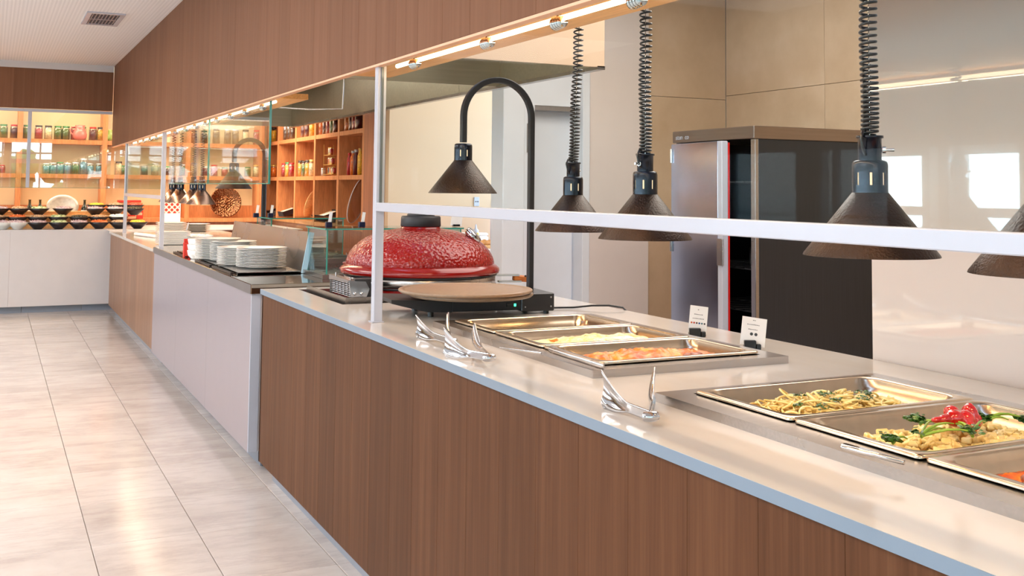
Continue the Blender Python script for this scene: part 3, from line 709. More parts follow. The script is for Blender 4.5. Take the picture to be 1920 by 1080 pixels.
# steel insert around the grill
ins = MB(); x0, x1, y0, y1 = HOLE
ins.slab(x0 - .0, x1 + .0, y0 - .0, y1 + .0, CZ - .062, CZ - .058)
for a, b, c, d in ((x0 - .0, x0 + .004, y0, y1), (x1 - .004, x1, y0, y1), (x0, x1, y0, y0 + .004), (x0, x1, y1 - .004, y1)): ins.box(a, b, c, d, CZ - .062, CZ - .002)
ins.box(x0 + .03, x0 + .44, y0 + .055, y0 + .061, CZ - .058, CZ + .022).box(x0 + .03, x0 + .036, y0 + .061, y1 - .05, CZ - .058, CZ + .022)
tag(ins.build('steel_insert', M_STEEL), 'sunken steel tray set into the worktop around the red grill', 'tray')

# ================================================================ FOOD WELLS
def gn_pan(root, cx, cy, hx=.262, hy=.161, depth=.065, z=.0):
    """gastronorm pan, rim at z; parts of one pan"""
    b = MB(); r = .045; n = 7
    b.loft([rrect(cx, cy, hx + .008, hy + .006, .014, z - .004, n), rrect(cx, cy, hx + .008, hy + .006, .014, z, n), rrect(cx, cy, hx + .006, hy + .004, .014, z + .002, n), rrect(cx, cy, hx - .012, hy - .012, r, z + .002, n),
            rrect(cx, cy, hx - .016, hy - .016, r, z - .002, n), rrect(cx, cy, hx - .018, hy - .018, r, z - .018, n), rrect(cx, cy, hx - .024, hy - .024, r, z - .021, n),
            rrect(cx, cy, hx - .030, hy - .030, r, z - depth + .012, n), rrect(cx, cy, hx - .042, hy - .042, r * .8, z - depth, n)], False, True)
    return b
def well(name_lab, x0, x1, y0, y1, pans):
    w_ = thing('hot_well', name_lab, 'food warmer', ((x0 + x1) / 2, (y0 + y1) / 2, CZ))
    hx, hy = (x1 - x0) / 2, (y1 - y0) / 2
    pitch = .343; oy = .0
    fr = MB().slab(-hx, hx, -hy, hy, .0, .021, [(-.268, .268, -pitch * 1.5 - .002, pitch * 1.5 + .002)])
    fr.build('frame', M_STEEL, w_)
    MB().slab(-.272, .272, -pitch * 1.5 - .004, pitch * 1.5 + .004, -.13, -.125).build('well_floor', M_STEELD, w_)
    for k in (-.5, .5): MB().box(-.268, .268, pitch * k - .006, pitch * k + .006, .006, .0205).build('cross_bar', M_STEEL, w_)
    out = []
    for k, lab in zip((1, 0, -1), pans):
        p = tag(gn_pan(None, 0, 0, z=.028).build('food_pan', M_PAN, None, (w_.location.x, w_.location.y + pitch * k, CZ)), lab, 'pan', 'steel food pans')
        out.append(p)
    return w_, out
W1, P1 = well('far stainless frame of three food pans set in the near worktop', 1.438, 2.092, 2.464, 3.60,
  ['steel pan of baked pasta pieces, farthest in the far frame', 'steel pan of creamy white gratin, middle of the far frame', 'steel pan of orange baked pasta, nearest in the far frame'])
W2, P2 = well('near stainless frame of three food pans, right foreground', 1.42, 2.11, 1.02, 2.145,
  ['steel pan of noodles with herbs, farthest in the near frame', 'steel pan of potatoes with greens and red peppers, middle of the near frame', 'steel pan of orange stew, nearest in the near frame'])

def food_surface(label, name, px, py, z0, amp, scale, mat, seed=0, hx=.232, hy=.131, bump_fn=None, n=(64, 38), cat='food'):
    """wavy filling inside a pan, lying on the pan floor"""
    vs, fs = [], []; nx, ny = n
    for j in range(ny + 1):
        for i in range(nx + 1):
            u, v_ = i / nx * 2 - 1, j / ny * 2 - 1
            x, y = u * hx, v_ * hy
            # squeeze the corners so the sheet follows the rounded pan
            k = max(0, abs(u) + abs(v_) - 1.72) * .12
            x -= math.copysign(k * hx, x); y -= math.copysign(k * hy, y)
            h = noise.fractal(Vector((x * scale + seed * 7, y * scale, seed)), .8, 2.1, 4) * amp
            h += abs(noise.noise(Vector((x * scale * 3, y * scale * 3, seed + 5)))) * amp * .8
            if bump_fn: h += bump_fn(u, v_)
            edge = min(1, (1 - max(abs(u), abs(v_))) * 9)
            vs.append((x, y, z0 + h * (.3 + .7 * edge)))
    for j in range(ny):
        for i in range(nx):
            a = j * (nx + 1) + i; fs.append((a, a + 1, a + nx + 2, a + nx + 1))
    m = MB(); m.add(vs, fs, True)
    # skirt down to the pan floor
    edge = [i for i in range(nx + 1)] + [j * (nx + 1) + nx for j in range(1, ny + 1)] + [ny * (nx + 1) + i for i in range(nx - 1, -1, -1)] + [j * (nx + 1) for j in range(ny - 1, 0, -1)]
    o = len(m.v); m.v += [(vs[e_][0] * .985, vs[e_][1] * .985, -.034) for e_ in edge]; L = len(edge)
    for q in range(L): m.f.append((edge[q], o + q, o + (q + 1) % L, edge[(q + 1) % L])); m.sm.append(True)
    return tag(m.build(name, mat, None, (px, py, CZ)), label, cat, None, 'stuff')
def food_mat(name, stops, scale=26, rough=.28, bmp=.5, coat=.25, detail=6):
    m, t, b = new(name); n = noise_tex(t, scale, detail=detail, rough=.65); r = ramp(t, n.outputs[0], stops)
    t.links.new(r.outputs[0], b.inputs['Base Color']); b.inputs['Roughness'].default_value = rough; b.inputs['Coat Weight'].default_value = coat; b.inputs['Coat Roughness'].default_value = .1
    b.inputs['Subsurface Weight'].default_value = 0
    n2 = noise_tex(t, scale * 3.5, detail=4); bump(t, b, n2.outputs[0], bmp, .004); return m
F_GRATIN = food_mat('creamy_gratin', [(.30, srgb(236, 170, 70)), (.42, srgb(246, 216, 130)), (.52, srgb(250, 238, 190)), (.62, srgb(244, 226, 150)), (.68, srgb(150, 150, 50)), (.74, srgb(214, 120, 30))], 38)
F_ORANGE = food_mat('orange_cheese_sauce', [(.28, srgb(150, 32, 4)), (.42, srgb(214, 92, 4)), (.54, srgb(226, 124, 14)), (.64, srgb(232, 164, 66)), (.76, srgb(150, 60, 6))], 20, .38, .5, .03)
F_STEW = food_mat('orange_stew', [(.28, srgb(150, 38, 6)), (.45, srgb(212, 88, 10)), (.58, srgb(226, 122, 26)), (.68, srgb(238, 176, 84)), (.78, srgb(150, 66, 26))], 24, .16)
F_OIL = food_mat('golden_sauce', [(.3, srgb(214, 150, 50)), (.6, srgb(232, 182, 80)), (.75, srgb(240, 206, 120))], 12, .12)
F_NOOD = food_mat('buttered_noodle', [(.3, srgb(230, 196, 110)), (.55, srgb(240, 214, 138)), (.75, srgb(246, 230, 170))], 30, .3, .1)
F_PASTA = food_mat('baked_pasta', [(.3, srgb(206, 132, 40)), (.55, srgb(232, 178, 80)), (.75, srgb(240, 204, 120))], 30, .35, .2)
F_POT = food_mat('boiled_potato', [(.3, srgb(222, 184, 100)), (.55, srgb(236, 208, 136)), (.75, srgb(242, 222, 166))], 14, .35, .2)
F_GREEN = food_mat('dark_green_leaf', [(.3, srgb(26, 62, 10)), (.55, srgb(52, 98, 20)), (.75, srgb(100, 140, 40))], 50, .35, .5)
F_STEM = food_mat('light_green_stem', [(.3, srgb(96, 140, 30)), (.7, srgb(150, 180, 60))], 30, .3, .1)
F_TOM = food_mat('roasted_red_pepper', [(.3, srgb(150, 8, 6)), (.6, srgb(200, 18, 12)), (.8, srgb(226, 50, 30))], 16, .12, .25, .8)
F_MEAT = food_mat('browned_meat', [(.3, srgb(110, 44, 16)), (.6, srgb(170, 84, 36)), (.8, srgb(206, 130, 70))], 40, .3, .6)

pc = lambda p: (p.location.x, p.location.y)
# near frame, farthest pan: noodles
x, y = pc(P2[0])
food_surface('golden sauce in the noodle pan', 'sauce', x, y, -.028, .003, 8, F_OIL, 1)
nb = MB()
for k in range(260):
    cx, cy = random.uniform(-.17, .19), random.uniform(-.10, .11)
    prof = max(.15, 1 - (abs(cx - .01) / .22) ** 3) * max(.2, 1 - (abs(cy) / .13) ** 4)
    cz = -.028 + .048 * prof * random.uniform(.45, 1)
    r_ = random.uniform(.012, .03); a0 = random.uniform(0, 6.3); sp2 = random.uniform(2.5, 6.0); tl = random.uniform(-.5, .5); t2 = random.uniform(-.6, .6)
    pts = [(cx + r_ * math.cos(a0 + sp2 * i / 14), cy + r_ * math.sin(a0 + sp2 * i / 14), max(-.03, cz + r_ * tl * math.sin(a0 + sp2 * i / 14) + r_ * t2 * math.cos(a0 + sp2 * i / 14))) for i in range(15)]
    nb.tube(pts, random.uniform(.0024, .0034), 5)
tag(nb.build('noodles', F_NOOD, None, (x, y, CZ)), 'heap of buttered noodles flecked with herbs, in the far pan of the near frame', 'noodles', None, 'stuff')
def leaf_bits(n, cx, cy, rx, ry, zf, size=(.004, .010)):
    b = MB()
    for k in range(n):
        a = random.uniform(0, 6.28); q = math.sqrt(random.random()); x_, y_ = cx + rx * q * math.cos(a), cy + ry * q * math.sin(a)
        s_ = random.uniform(*size); M = T(x_, y_, zf(x_, y_) + random.uniform(0, .006)) @ Matrix.Rotation(random.uniform(0, 6.3), 4, 'Z') @ Matrix.Rotation(random.uniform(-.9, .9), 4, 'X')
        b.add([M @ Vector(v_) for v_ in ((-s_, 0, 0), (-s_ * .3, -s_ * .6, .001), (s_ * .6, -s_ * .4, 0), (s_, 0, .002), (s_ * .5, s_ * .5, 0), (-s_ * .4, s_ * .5, .001), (0, 0, .0025))],
              [(0, 1, 6), (1, 2, 6), (2, 3, 6), (3, 4, 6), (4, 5, 6), (5, 0, 6)], True)
    return b
zf = lambda a, b: -.028 + .046 * max(.15, 1 - (abs(a - .01) / .22) ** 3) * max(.2, 1 - (abs(b) / .13) ** 4)
lb = MB()
for cx, cy, rx in ((-.09, -.06, .02), (-.03, -.04, .015), (.0, .02, .03), (.10, .0, .025), (.05, -.05, .02), (.14, .05, .02), (-.06, .04, .02), (-.12, -.02, .012)):
    q = leaf_bits(26, cx, cy, rx, rx * .8, zf, (.002, .006)); lb.add(q.v, q.f, True)
tag(lb.build('chopped_herbs', F_GREEN, None, (x, y, CZ + .006)), 'chopped dark herbs scattered over the noodles', 'herbs', None, 'stuff')
# near frame, middle pan: potatoes, greens, peppers
x, y = pc(P2[1])
food_surface('golden sauce under the potato pieces', 'sauce', x, y, -.028, .003, 8, F_OIL, 2)
zp = lambda a, b: -.026 + .042 * max(.1, 1 - (abs(a) / .24) ** 4) * max(.3, 1 - (abs(b) / .14) ** 4) * (.75 + .35 * noise.noise(Vector((a * 14, b * 14, 3))))
pb = MB()
for k in range(420):
    a, b_ = random.uniform(-.215, .22), random.uniform(-.115, .115); h = zp(a, b_) * random.uniform(.8, 1) if k > 140 else random.uniform(-.026, zp(a, b_))
    M = T(a, b_, h) @ Matrix.Rotation(random.uniform(0, 6.3), 4, 'Z') @ Matrix.Rotation(random.uniform(-1, 1), 4, 'X')
    s_ = random.uniform(.008, .0155); c_ = []
    for q in ((-1, -1, -1), (1, -1, -1), (1, 1, -1), (-1, 1, -1), (-1, -1, 1), (1, -1, 1), (1, 1, 1), (-1, 1, 1)):
        c_.append(M @ Vector((q[0] * s_ * random.uniform(.5, 1), q[1] * s_ * random.uniform(.4, .85), q[2] * s_ * random.uniform(.35, .7))))
    pb.add(c_, [(0, 3, 2, 1), (4, 5, 6, 7), (0, 1, 5, 4), (1, 2, 6, 5), (2, 3, 7, 6), (3, 0, 4, 7)])
pp_ = pb.build('potato_pieces', F_POT, None, (x, y, CZ)); bv = pp_.modifiers.new('soft_corners', 'BEVEL'); bv.width = .003; bv.segments = 2
tag(pp_, 'heap of pale potato pieces in the middle pan of the near frame', 'potatoes', None, 'stuff')
def greens(label, cx, cy, n_stem, spread, ang, nl=90, lz=.026, leafy=1.0):
    root = thing('green_sprig', label, 'greens', (x + cx, y + cy, CZ + lz), 0, 'sprigs of greens on the potatoes')
    sb = MB()
    for k in range(n_stem):
        a = ang + random.uniform(-.5, .5); L_ = spread * random.uniform(.6, 1.1)
        sb.tube([(L_ * t * math.cos(a), L_ * t * math.sin(a), .012 * math.sin(t * 2.6) + .002 * k) for t in (0, .25, .5, .75, 1)], [.0032, .003, .0026, .002, .0014], 6)
    sb.build('stem', F_STEM, root)
    lf = MB()
    for k in range(nl):
        q = random.gauss(0, .4); M = T(-.008 + .014 * q, .012 * random.gauss(0, .8), .008 + abs(random.gauss(0, .005))) @ Matrix.Rotation(random.uniform(0, 6.3), 4, 'Z') @ Matrix.Rotation(random.uniform(-1.2, 1.2), 4, 'X')
        s_ = random.uniform(.004, .010) * leafy
        lf.add([M @ Vector(v_) for v_ in ((-s_, 0, 0), (-s_ * .3, -s_ * .6, .001), (s_ * .6, -s_ * .4, 0), (s_, 0, .002), (s_ * .5, s_ * .5, 0), (-s_ * .4, s_ * .5, .001), (0, 0, .003))],
               [(0, 1, 6), (1, 2, 6), (2, 3, 6), (3, 4, 6), (4, 5, 6), (5, 0, 6)], True)
    lf.build('leaves', F_GREEN, root, kind='stuff')
greens('dark leafy sprig of greens left of the red pepper', -.055, .035, 2, .05, -.8, 130)
greens('small dark sprig of greens at the left end of the potato pan', -.185, -.02, 1, .04, .3, 60, .012)
greens('long stemmed sprig of greens in front of the red pepper, left', -.13, -.04, 4, .11, .15, 10, .024)
greens('sprig of greens crossing in front of the red pepper', -.025, -.07, 5, .09, .9, 40, .022)
greens('leafy sprig of greens right of the red pepper', .085, .0, 4, .08, -.2, 90)
greens('dark sprig of greens at the right end of the potato pan', .195, -.02, 2, .05, .2, 90, .016)
def pepper(label, cx, cy, parts, kind_name='roasted_pepper'):
    b = MB()
    for (dx, dy, dz, r_, sc_) in parts: b.sphere((dx, dy, dz), r_, 16, 10, sc_)
    o = b.build(kind_name, F_TOM, None, (x + cx, y + cy, CZ + .038))
    m = o.modifiers.new('weld', 'REMESH'); m.mode = 'VOXEL'; m.voxel_size = .0022; m.use_smooth_shade = True
    tx = o.modifiers.new('soft', 'SMOOTH'); tx.iterations = 5; tx.factor = .6
    tag(o, label, 'pepper', 'roasted red peppers'); return o
pepper('glossy roasted red pepper lying over the potatoes, pointed end to the left', .012, .0, [(-.055, .0, .004, .011, (1.5, .8, .6)), (-.035, -.002, .004, .014, (1.4, .9, .7)), (-.012, -.004, .004, .019, (1.1, 1, .9)), (.01, -.012, .000, .02, (1, 1, 1)), (-.004, .01, .012, .017, (1, 1, .9)), (.004, -.03, -.012, .013, (.9, 1, .9))])
pepper('second roasted red pepper, the rounder one at the right', .052, .004, [(0, 0, .006, .019, (.9, 1, 1.15)), (.006, -.006, -.006, .017, (1, 1, 1)), (-.008, -.016, -.010, .015, (1, 1, .9)), (.002, .002, .02, .012, (.8, .9, .8))])
# near frame, nearest pan: stew
x, y = pc(P2[2])
food_surface('orange stew with meat pieces in the nearest pan, right edge of the photo', 'stew', x, y, -.006, .010, 16, F_STEW, 3)
mb = MB()
for k in range(34):
    a, b_ = random.uniform(-.20, .22), random.uniform(-.11, .11); M = T(a, b_, -.004 + random.uniform(0, .010)) @ Matrix.Rotation(random.uniform(0, 6.3), 4, 'Z')
    mb.sphere((0, 0, 0), random.uniform(.010, .020), 9, 6, (1, .7, .5), M, .18)
tag(mb.build('meat_pieces', F_MEAT, None, (x, y, CZ)), 'browned meat pieces poking out of the orange stew', 'meat', None, 'stuff')
# far frame, nearest pan: orange baked pasta
x, y = pc(P1[2])
hump = lambda u, v_: .022 * math.exp(-((u + .1) ** 2 / .25 + (v_) ** 2 / .5)) + .010 * math.exp(-((u - .45) ** 2 / .03 + v_ ** 2 / .2))
food_surface('orange baked pasta with a browned crust, nearest pan of the far frame', 'baked_pasta', x, y, .000, .013, 15, F_ORANGE, 4, bump_fn=hump)
mb = MB()
for k in range(11): mb.sphere((random.uniform(-.17, .17), random.uniform(-.06, .09), -.004), random.uniform(.012, .022), 10, 6, (1.3, .9, .35), None, .25)
tag(mb.build('browned_crust', F_MEAT, None, (x, y, CZ + .014)), 'browned crust pieces on the orange baked pasta', 'crust', None, 'stuff')
# far frame, middle pan: gratin
x, y = pc(P1[1])
hump = lambda u, v_: .020 * math.exp(-((u - .35) ** 2 / .35 + (v_ - .1) ** 2 / .5))
food_surface('creamy white gratin flecked with green, middle pan of the far frame', 'gratin', x, y, .000, .009, 12, F_GRATIN, 5, bump_fn=hump)
ob = food_surface('orange sauce edge along the back of the gratin', 'sauce', x + .05, y + .085, .002, .012, 14, F_ORANGE, 6, hx=.15, hy=.035, n=(40, 12))
# far frame, farthest pan: pasta bows
x, y = pc(P1[0])
food_surface('thin layer of sauce in the farthest pan', 'sauce', x, y, -.012, .003, 10, F_OIL, 8)
bt = MB()
for k in range(90):
    a, b_ = random.uniform(-.2, .14), random.uniform(-.11, .04); s_ = random.uniform(.010, .015)
    M = T(a, b_, -.020 + random.uniform(0, .018)) @ Matrix.Rotation(random.uniform(0, 6.3), 4, 'Z') @ Matrix.Rotation(random.uniform(-1.3, 1.3), 4, 'X')
    vs = []
    for i in range(7):
        u = i / 6 * 2 - 1
        for j in range(5):
            v_ = j / 4 * 2 - 1; vs.append(M @ Vector((u * s_, v_ * s_ * (.25 + .6 * abs(u)), .002 * math.cos(v_ * 5) * abs(u) + (.003 if j % 2 else 0) * (1 - abs(u)))))
    bt.add(vs, [(i * 5 + j, i * 5 + j + 1, (i + 1) * 5 + j + 1, (i + 1) * 5 + j) for i in range(6) for j in range(4)], True)
tag(bt.build('pasta_bows', F_PASTA, None, (x, y, CZ)), 'remaining pasta bows and peas in the farthest pan of the far frame', 'pasta', None, 'stuff')

# ================================================================ TONGS, SPOONS, CARDS
def tongs(label, piv, a_l, a_r, hl=.070, hr=.070, group='serving tongs on the worktop'):
    """piv, a_l, a_r are ground points; the two spoon blades stand on edge"""
    o = thing('serving_tongs', label, 'tongs', (piv[0], piv[1], CZ), 0, group)
    MB().tube([(-.014, 0, .022), (-.006, -.010, .022), (.008, -.009, .022), (.014, .002, .022)], [.010, .011, .011, .009], 10).build('spring_bend', M_CHROME, o)
    for i, (q, h, sg) in enumerate(((a_l, hl, -1), (a_r, hr, 1))):
        d = Vector((q[0] - piv[0], q[1] - piv[1], 0)); L_ = d.length; d.normalize(); n_ = Vector((-d.y, d.x, 0)) * sg
        arm = []; N = 16
        for k in range(N + 1):
            t = k / N
            q_ = max(0, (t - .42) / .58)
            lo = .011 - .010 * min(1, q_ * 2) + .010 * max(0, (q_ - .93) / .07)
            hi = .033 + (h - .033) * q_ ** 1.5
            cz_, hh = (lo + hi) / 2, (hi - lo) / 2
            cup = .012 * math.sin(q_ * PI * .75); p = d * (L_ * t) - n_ * 0
            th = .0016
            ring = []
            for m_ in range(7):
                v_ = m_ / 6 * 2 - 1; ring.append(p + n_ * (cup * (1 - v_ * v_)) + Vector((0, 0, cz_ + hh * v_)) + n_ * th)
            for m_ in range(7):
                v_ = 1 - m_ / 6 * 2; ring.append(p + n_ * (cup * (1 - v_ * v_)) + Vector((0, 0, cz_ + hh * v_)) - n_ * th)
            arm.append(ring)
        MB().loft(arm, True, True).build('arm', M_CHROME, o)
    return o
tongs('polished serving tongs farthest back, beside the griddle stand', (1.30, 3.10), (1.285, 3.37), (1.415, 3.40), .075, .075)
tongs('polished serving tongs with wide blades beside the far food frame', (1.275, 2.765), (1.195 + .02, 2.955), (1.345, 3.02), .085, .085)
tongs('polished serving tongs standing open, left of the near food frame', (1.262, 1.925), (1.268, 2.135), (1.405, 2.12), .085, .085)
def utensil(name, label, p0, p1, w_, mat=M_CHROME, flat=.004, grp=None, tail=None):
    o = thing(name, label, 'utensil', p0, 0, grp)
    a = Vector(p1) - Vector(p0); d = a.normalized(); n_ = Vector((-d.y, d.x, 0)).normalized(); up = n_.cross(d) * -1 if False else Vector((0, 0, 1))
    loops = []
    for t, ww in ((0, w_ * .7), (.03, w_), (.4, w_ * .9), (.55, w_ * .5), (.98, w_ * .35), (1, w_ * .2)):
        c = a * t; loops.append([c + n_ * ww + up * flat * .3, c + n_ * ww * .6 + up * flat, c - n_ * ww * .6 + up * flat, c - n_ * ww + up * flat * .3, c - n_ * ww * .6 - up * flat, c + n_ * ww * .6 - up * flat])
    MB().loft(loops, True, True).build('handle', mat, o)
    if tail: MB().sphere(tuple(a), .024, 14, 8, (1.2, .8, .4), T(0, 0, 0)).build('bowl', mat, o)
    return o
q0, q1 = P(1032, 655, z=.962), P(1120, 687, z=.955)
utensil('serving_spoon', 'dark handled serving spoon lying across the nearest pan of the far frame', tuple(q0), (q1.x + .02, q1.y, .952), .011, M_STEEL, .008)
q0, q1 = P(938, 652, z=.95), P(1000, 668, z=.96)
utensil('serving_spoon', 'thin bright serving spoon resting on the left edge of the far frame', tuple(q0), (q1.x + .04, q1.y + .03, .962), .006, M_CHROME, .003)
q0, q1 = P(1580, 836, z=.962), P(1655, 862, z=.955)
utensil('serving_spoon', 'flat wide serving spoon handle resting on the potato pan edge', tuple(q0), (q1.x + .03, q1.y - .02, .952), .014, M_CHROME, .004)

def menu_card(label, base, w_, h_, rz, tilt, lines, dots, holder_w=.03):
    o = thing('menu_card', label, 'sign', base, rz, 'menu cards on the worktop')
    MB().cbox(-holder_w, holder_w * .4, -.012, .012, 0, .030, .002).cbox(holder_w * .4, holder_w, -.012, .012, 0, .018, .002).build('card_holder', M_DARK, o)
    M = T(0, 0, .012) @ R('X', -10) @ R('Y', tilt)
    MB().box(-w_ / 2, w_ / 2, -.0006, .0006, 0, h_, M).build('card', M_PAPER, o)
    b = MB()
    for (zz, ww) in lines:
        for k in range(int(ww / .005)):
            x_ = -ww / 2 + k * .005; b.box(x_, x_ + .0036, -.0012, -.0006, zz, zz + random.uniform(.0016, .0026), M)
    b.build('lettering', M_INK, o, kind='stuff')
    cols = [srgb(200, 90, 40), srgb(190, 60, 40), srgb(90, 60, 40), srgb(40, 80, 140), srgb(60, 110, 120), srgb(60, 60, 60)]
    for k in range(dots):
        x_ = -w_ * .36 + w_ * .72 * (k / max(1, dots - 1)) if dots > 2 else -.006 + .014 * k
        MB().cyl(.0032 if dots > 2 else .005, .0006, .0013, 12, M @ T(x_, 0, .034 if dots > 2 else .036) @ R('X', 90)).build('allergen_icon', plain('icon_colour_%d' % k, cols[k % 6] if dots > 2 else cols[5], .5), o)
    return o
menu_card('small white menu card with coloured icons in a black holder, behind the far food frame', (2.178, 3.03, CZ), .062, .092, math.radians(-24), 7, [(.048, .04), (.062, .03), (.078, .008)], 6, .028)
menu_card('larger white menu card with two icons, right of the far food frame', (2.165, 2.72, CZ), .078, .088, math.radians(-26), 8, [(.049, .034), (.064, .044), (.078, .01)], 2, .026)

# ================================================================ STEEL CABINET IN THE KITCHEN
FR = thing('steel_cabinet', 'tall stainless steel holding cabinet with its door ajar, against the tiled kitchen wall', 'steel cabinet', (4.51, 5.63, 0))
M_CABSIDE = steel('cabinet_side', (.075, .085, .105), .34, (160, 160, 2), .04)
M_CABDOOR = steel('cabinet_door', (.48, .52, .66), .16, (3, 3, 3), .04)
M_CABHEAD = steel('cabinet_header', (.34, .27, .23), .3, (2, 2, 60), .04)
w_, d_, h_ = 1.02, .905, 1.85
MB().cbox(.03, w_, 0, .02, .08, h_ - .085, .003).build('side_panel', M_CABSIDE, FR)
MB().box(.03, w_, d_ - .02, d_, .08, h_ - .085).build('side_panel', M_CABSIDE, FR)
MB().box(w_ - .02, w_, .02, d_ - .02, .08, h_ - .085).build('rear_panel', M_DARK, FR)
MB().box(.03, w_ - .02, .02, d_ - .02, .08, .10).build('bottom_panel', M_DARK, FR)
MB().cbox(-.02, w_, -.015, d_ + .015, h_ - .085, h_, .004).build('header', M_CABHEAD, FR)
MB().cbox(.0, .03, -.002, .045, .08, h_ - .085, .003).build('front_stile', M_STEEL, FR)
MB().cbox(.0, .03, d_ - .05, d_, .08, h_ - .085, .003).build('front_stile', M_STEEL, FR)
MB().box(.04, .06, .045, .06, .1, h_ - .1).box(.04, w_ - .03, .021, .03, .1, h_ - .1).build('dark_liner', M_DARK, FR)
for k, z in enumerate((.32, .62, .90, 1.18, 1.48)):
    sh = MB()
    for j in range(9): sh.box(.05, w_ - .04, .07 + j * .1, .078 + j * .1, z, z + .006)
    for a in (.06, .5, .9): sh.box(a, a + .008, .06, d_ - .06, z - .006, z)
    sh.build('wire_shelf', M_STEELD, FR)
for a, b in ((.1, .1), (.1, d_ - .1), (w_ - .1, .1), (w_ - .1, d_ - .1)): MB().cyl(.02, 0, .08, 10, T(a, b, 0)).build('foot', M_STEEL, FR)
dt = math.radians(4.2)
dd = thing('cabinet_door', None, None, (-.006, d_ - .03, 0), -dt); dd.parent = FR
DL = .62
MB().cbox(-.055, -.015, -DL, 0, .09, h_ - .095, .004).build('door_leaf', M_CABDOOR, dd)
MB().cbox(-.057, -.008, -DL - .055, -DL, .09, h_ - .095, .004).build('door_edge', M_WFRAME, dd)
MB().box(-.008, .004, -DL - .055, -DL - .02, .10, h_ - .105).build('gasket', M_REDGASK, dd)
MB().cbox(-.066, -.057, -DL - .075, -DL - .0, .92, 1.10, .003).build('latch', M_STEEL, dd)
for z in (.98, 1.62): MB().cyl(.012, 0, .10, 8, T(-.058, -.012, z)).build('hinge', M_CHROME, dd)
def text(body, size, parent, M, mat, name='lettering'):
    c = bpy.data.curves.new(name, 'FONT'); c.body = body; c.size = size; c.extrude = .0006; c.materials.append(mat)
    o = bpy.data.objects.new(name, c); COL.objects.link(o); bpy.context.view_layer.update()
    me = bpy.data.meshes.new_from_object(o.evaluated_get(bpy.context.evaluated_depsgraph_get())); bpy.data.objects.remove(o)
    o = bpy.data.objects.new(name, me); COL.objects.link(o); o.parent = parent; o.matrix_local = M; o['kind'] = 'stuff'; return o
Mx = T(-.0225, d_ - .03, h_ - .062) @ R('Z', -90) @ R('X', 90)
text('stun  co', .05, FR, Mx, M_WFRAME)
for k, (yy, z, lab) in enumerate(((.16, .906, 'steel pot on the wire shelf inside the open cabinet, at rail height'), (.14, .626, 'small steel pot low inside the open cabinet'))):
    o = thing('steel_pot', lab, 'pot', (4.51 + .25, 5.63 + yy + .10, z))
    MB().lathe([(0, 0), (.07, 0), (.075, .01), (.075, .12), (.079, .122), (.071, .122), (.071, .012), (0, .012)], 24).build('pot_body', M_STEEL, o)
    MB().lathe([(.078, .122), (.06, .132), (.012, .136), (.012, .15), (0, .15)], 24).build('lid', M_STEEL, o)

# ================================================================ SIDE COUNTER IN THE RECESS
SC = thing('side_cabinet', 'low cream side cabinet with a dark drawer, in the recess beyond the red grill', 'cabinet', (3.8, 8.95, 0))
MB().cbox(0, 1.0, 0, .72, .05, .84, .003).build('body', plain('cream_cabinet', srgb(222, 206, 182), .45, var=.02), SC)
MB().box(-.01, 1.01, -.02, .73, .84, .866).build('top', plain('light_top', srgb(226, 214, 196), .3, var=.02), SC)
dw = MB().cbox(.30, .62, -.015, 0, .44, .72, .004).build('drawer', M_DARK, SC)
MB().cbox(.33, .59, -.019, -.015, .47, .69, .003).build('drawer_front', M_STEELD, dw)
SCZ = .867
o = thing('squeeze_bottle', 'yellow mustard squeeze bottle on the recess cabinet, right of the grill dome', 'bottle', (P(892, 446, y=9.15).x, 9.15, SCZ + .03))
MB().lathe([(0, 0), (.030, 0), (.032, .01), (.032, .10), (.026, .115)], 20).build('bottle_body', plain('mustard_yellow', srgb(240, 190, 20), .3), o)
MB().lathe([(.027, .113), (.027, .135), (.012, .15), (.006, .19), (0, .19)], 16).build('nozzle', M_WFRAME, o)
bx = P(920, 455, y=9.15).x
o = tag(MB().cbox(-.20, .19, -.10, .12, 0, .028, .004).build('cutting_board', M_BEECH_LIGHT, None, (bx - .07, 9.17, SCZ)), 'wooden board with a bread loaf on the recess cabinet', 'board')
loaf = MB(); L_ = []
for i in range(13):
    t = i / 12; r_ = .045 * (max(.02, 1 - (2 * t - 1) ** 4)) ** .5 * (1 + .14 * math.sin(i * 2.4))
    L_.append([(-.15 + .30 * t, .06 * (r_ / .045) * math.cos(a), max(0, .0 + r_ * 1.0 * math.sin(a)) + (0 if math.sin(a) > 0 else 0)) for a in [PI * k / 9 for k in range(10)]])
loaf.loft(L_, True, True)
tag(loaf.build('bread_loaf', plain('crusty_bread', srgb(190, 124, 52), .6, var=.2, vscale=30, bmp=.4), None, (bx - .06, 9.16, SCZ + .029)), 'crusty loaf of bread on the board in the recess', 'bread')
px_ = P(929, 440, y=9.5).x
o = thing('paper_roll', 'tall lilac paper roll standing on the recess cabinet by the door frame', 'roll', (px_ + .0, 9.42, SCZ))
MB().cyl(.085, 0, .34, 28).build('roll', plain('lilac_paper', srgb(168, 160, 190), .7, var=.02), o)
MB().cyl(.02, .34, .342, 12).build('core', M_DARK, o)
o = thing('folded_towel', 'white folded towel on the recess cabinet behind the mustard bottle', 'towel', (px_ - .27, 9.45, SCZ))
MB().cbox(-.14, .14, -.08, .08, 0, .10, .012).cbox(-.138, .138, -.078, .078, .101, .13, .01).build('cloth', M_PAPER, o)
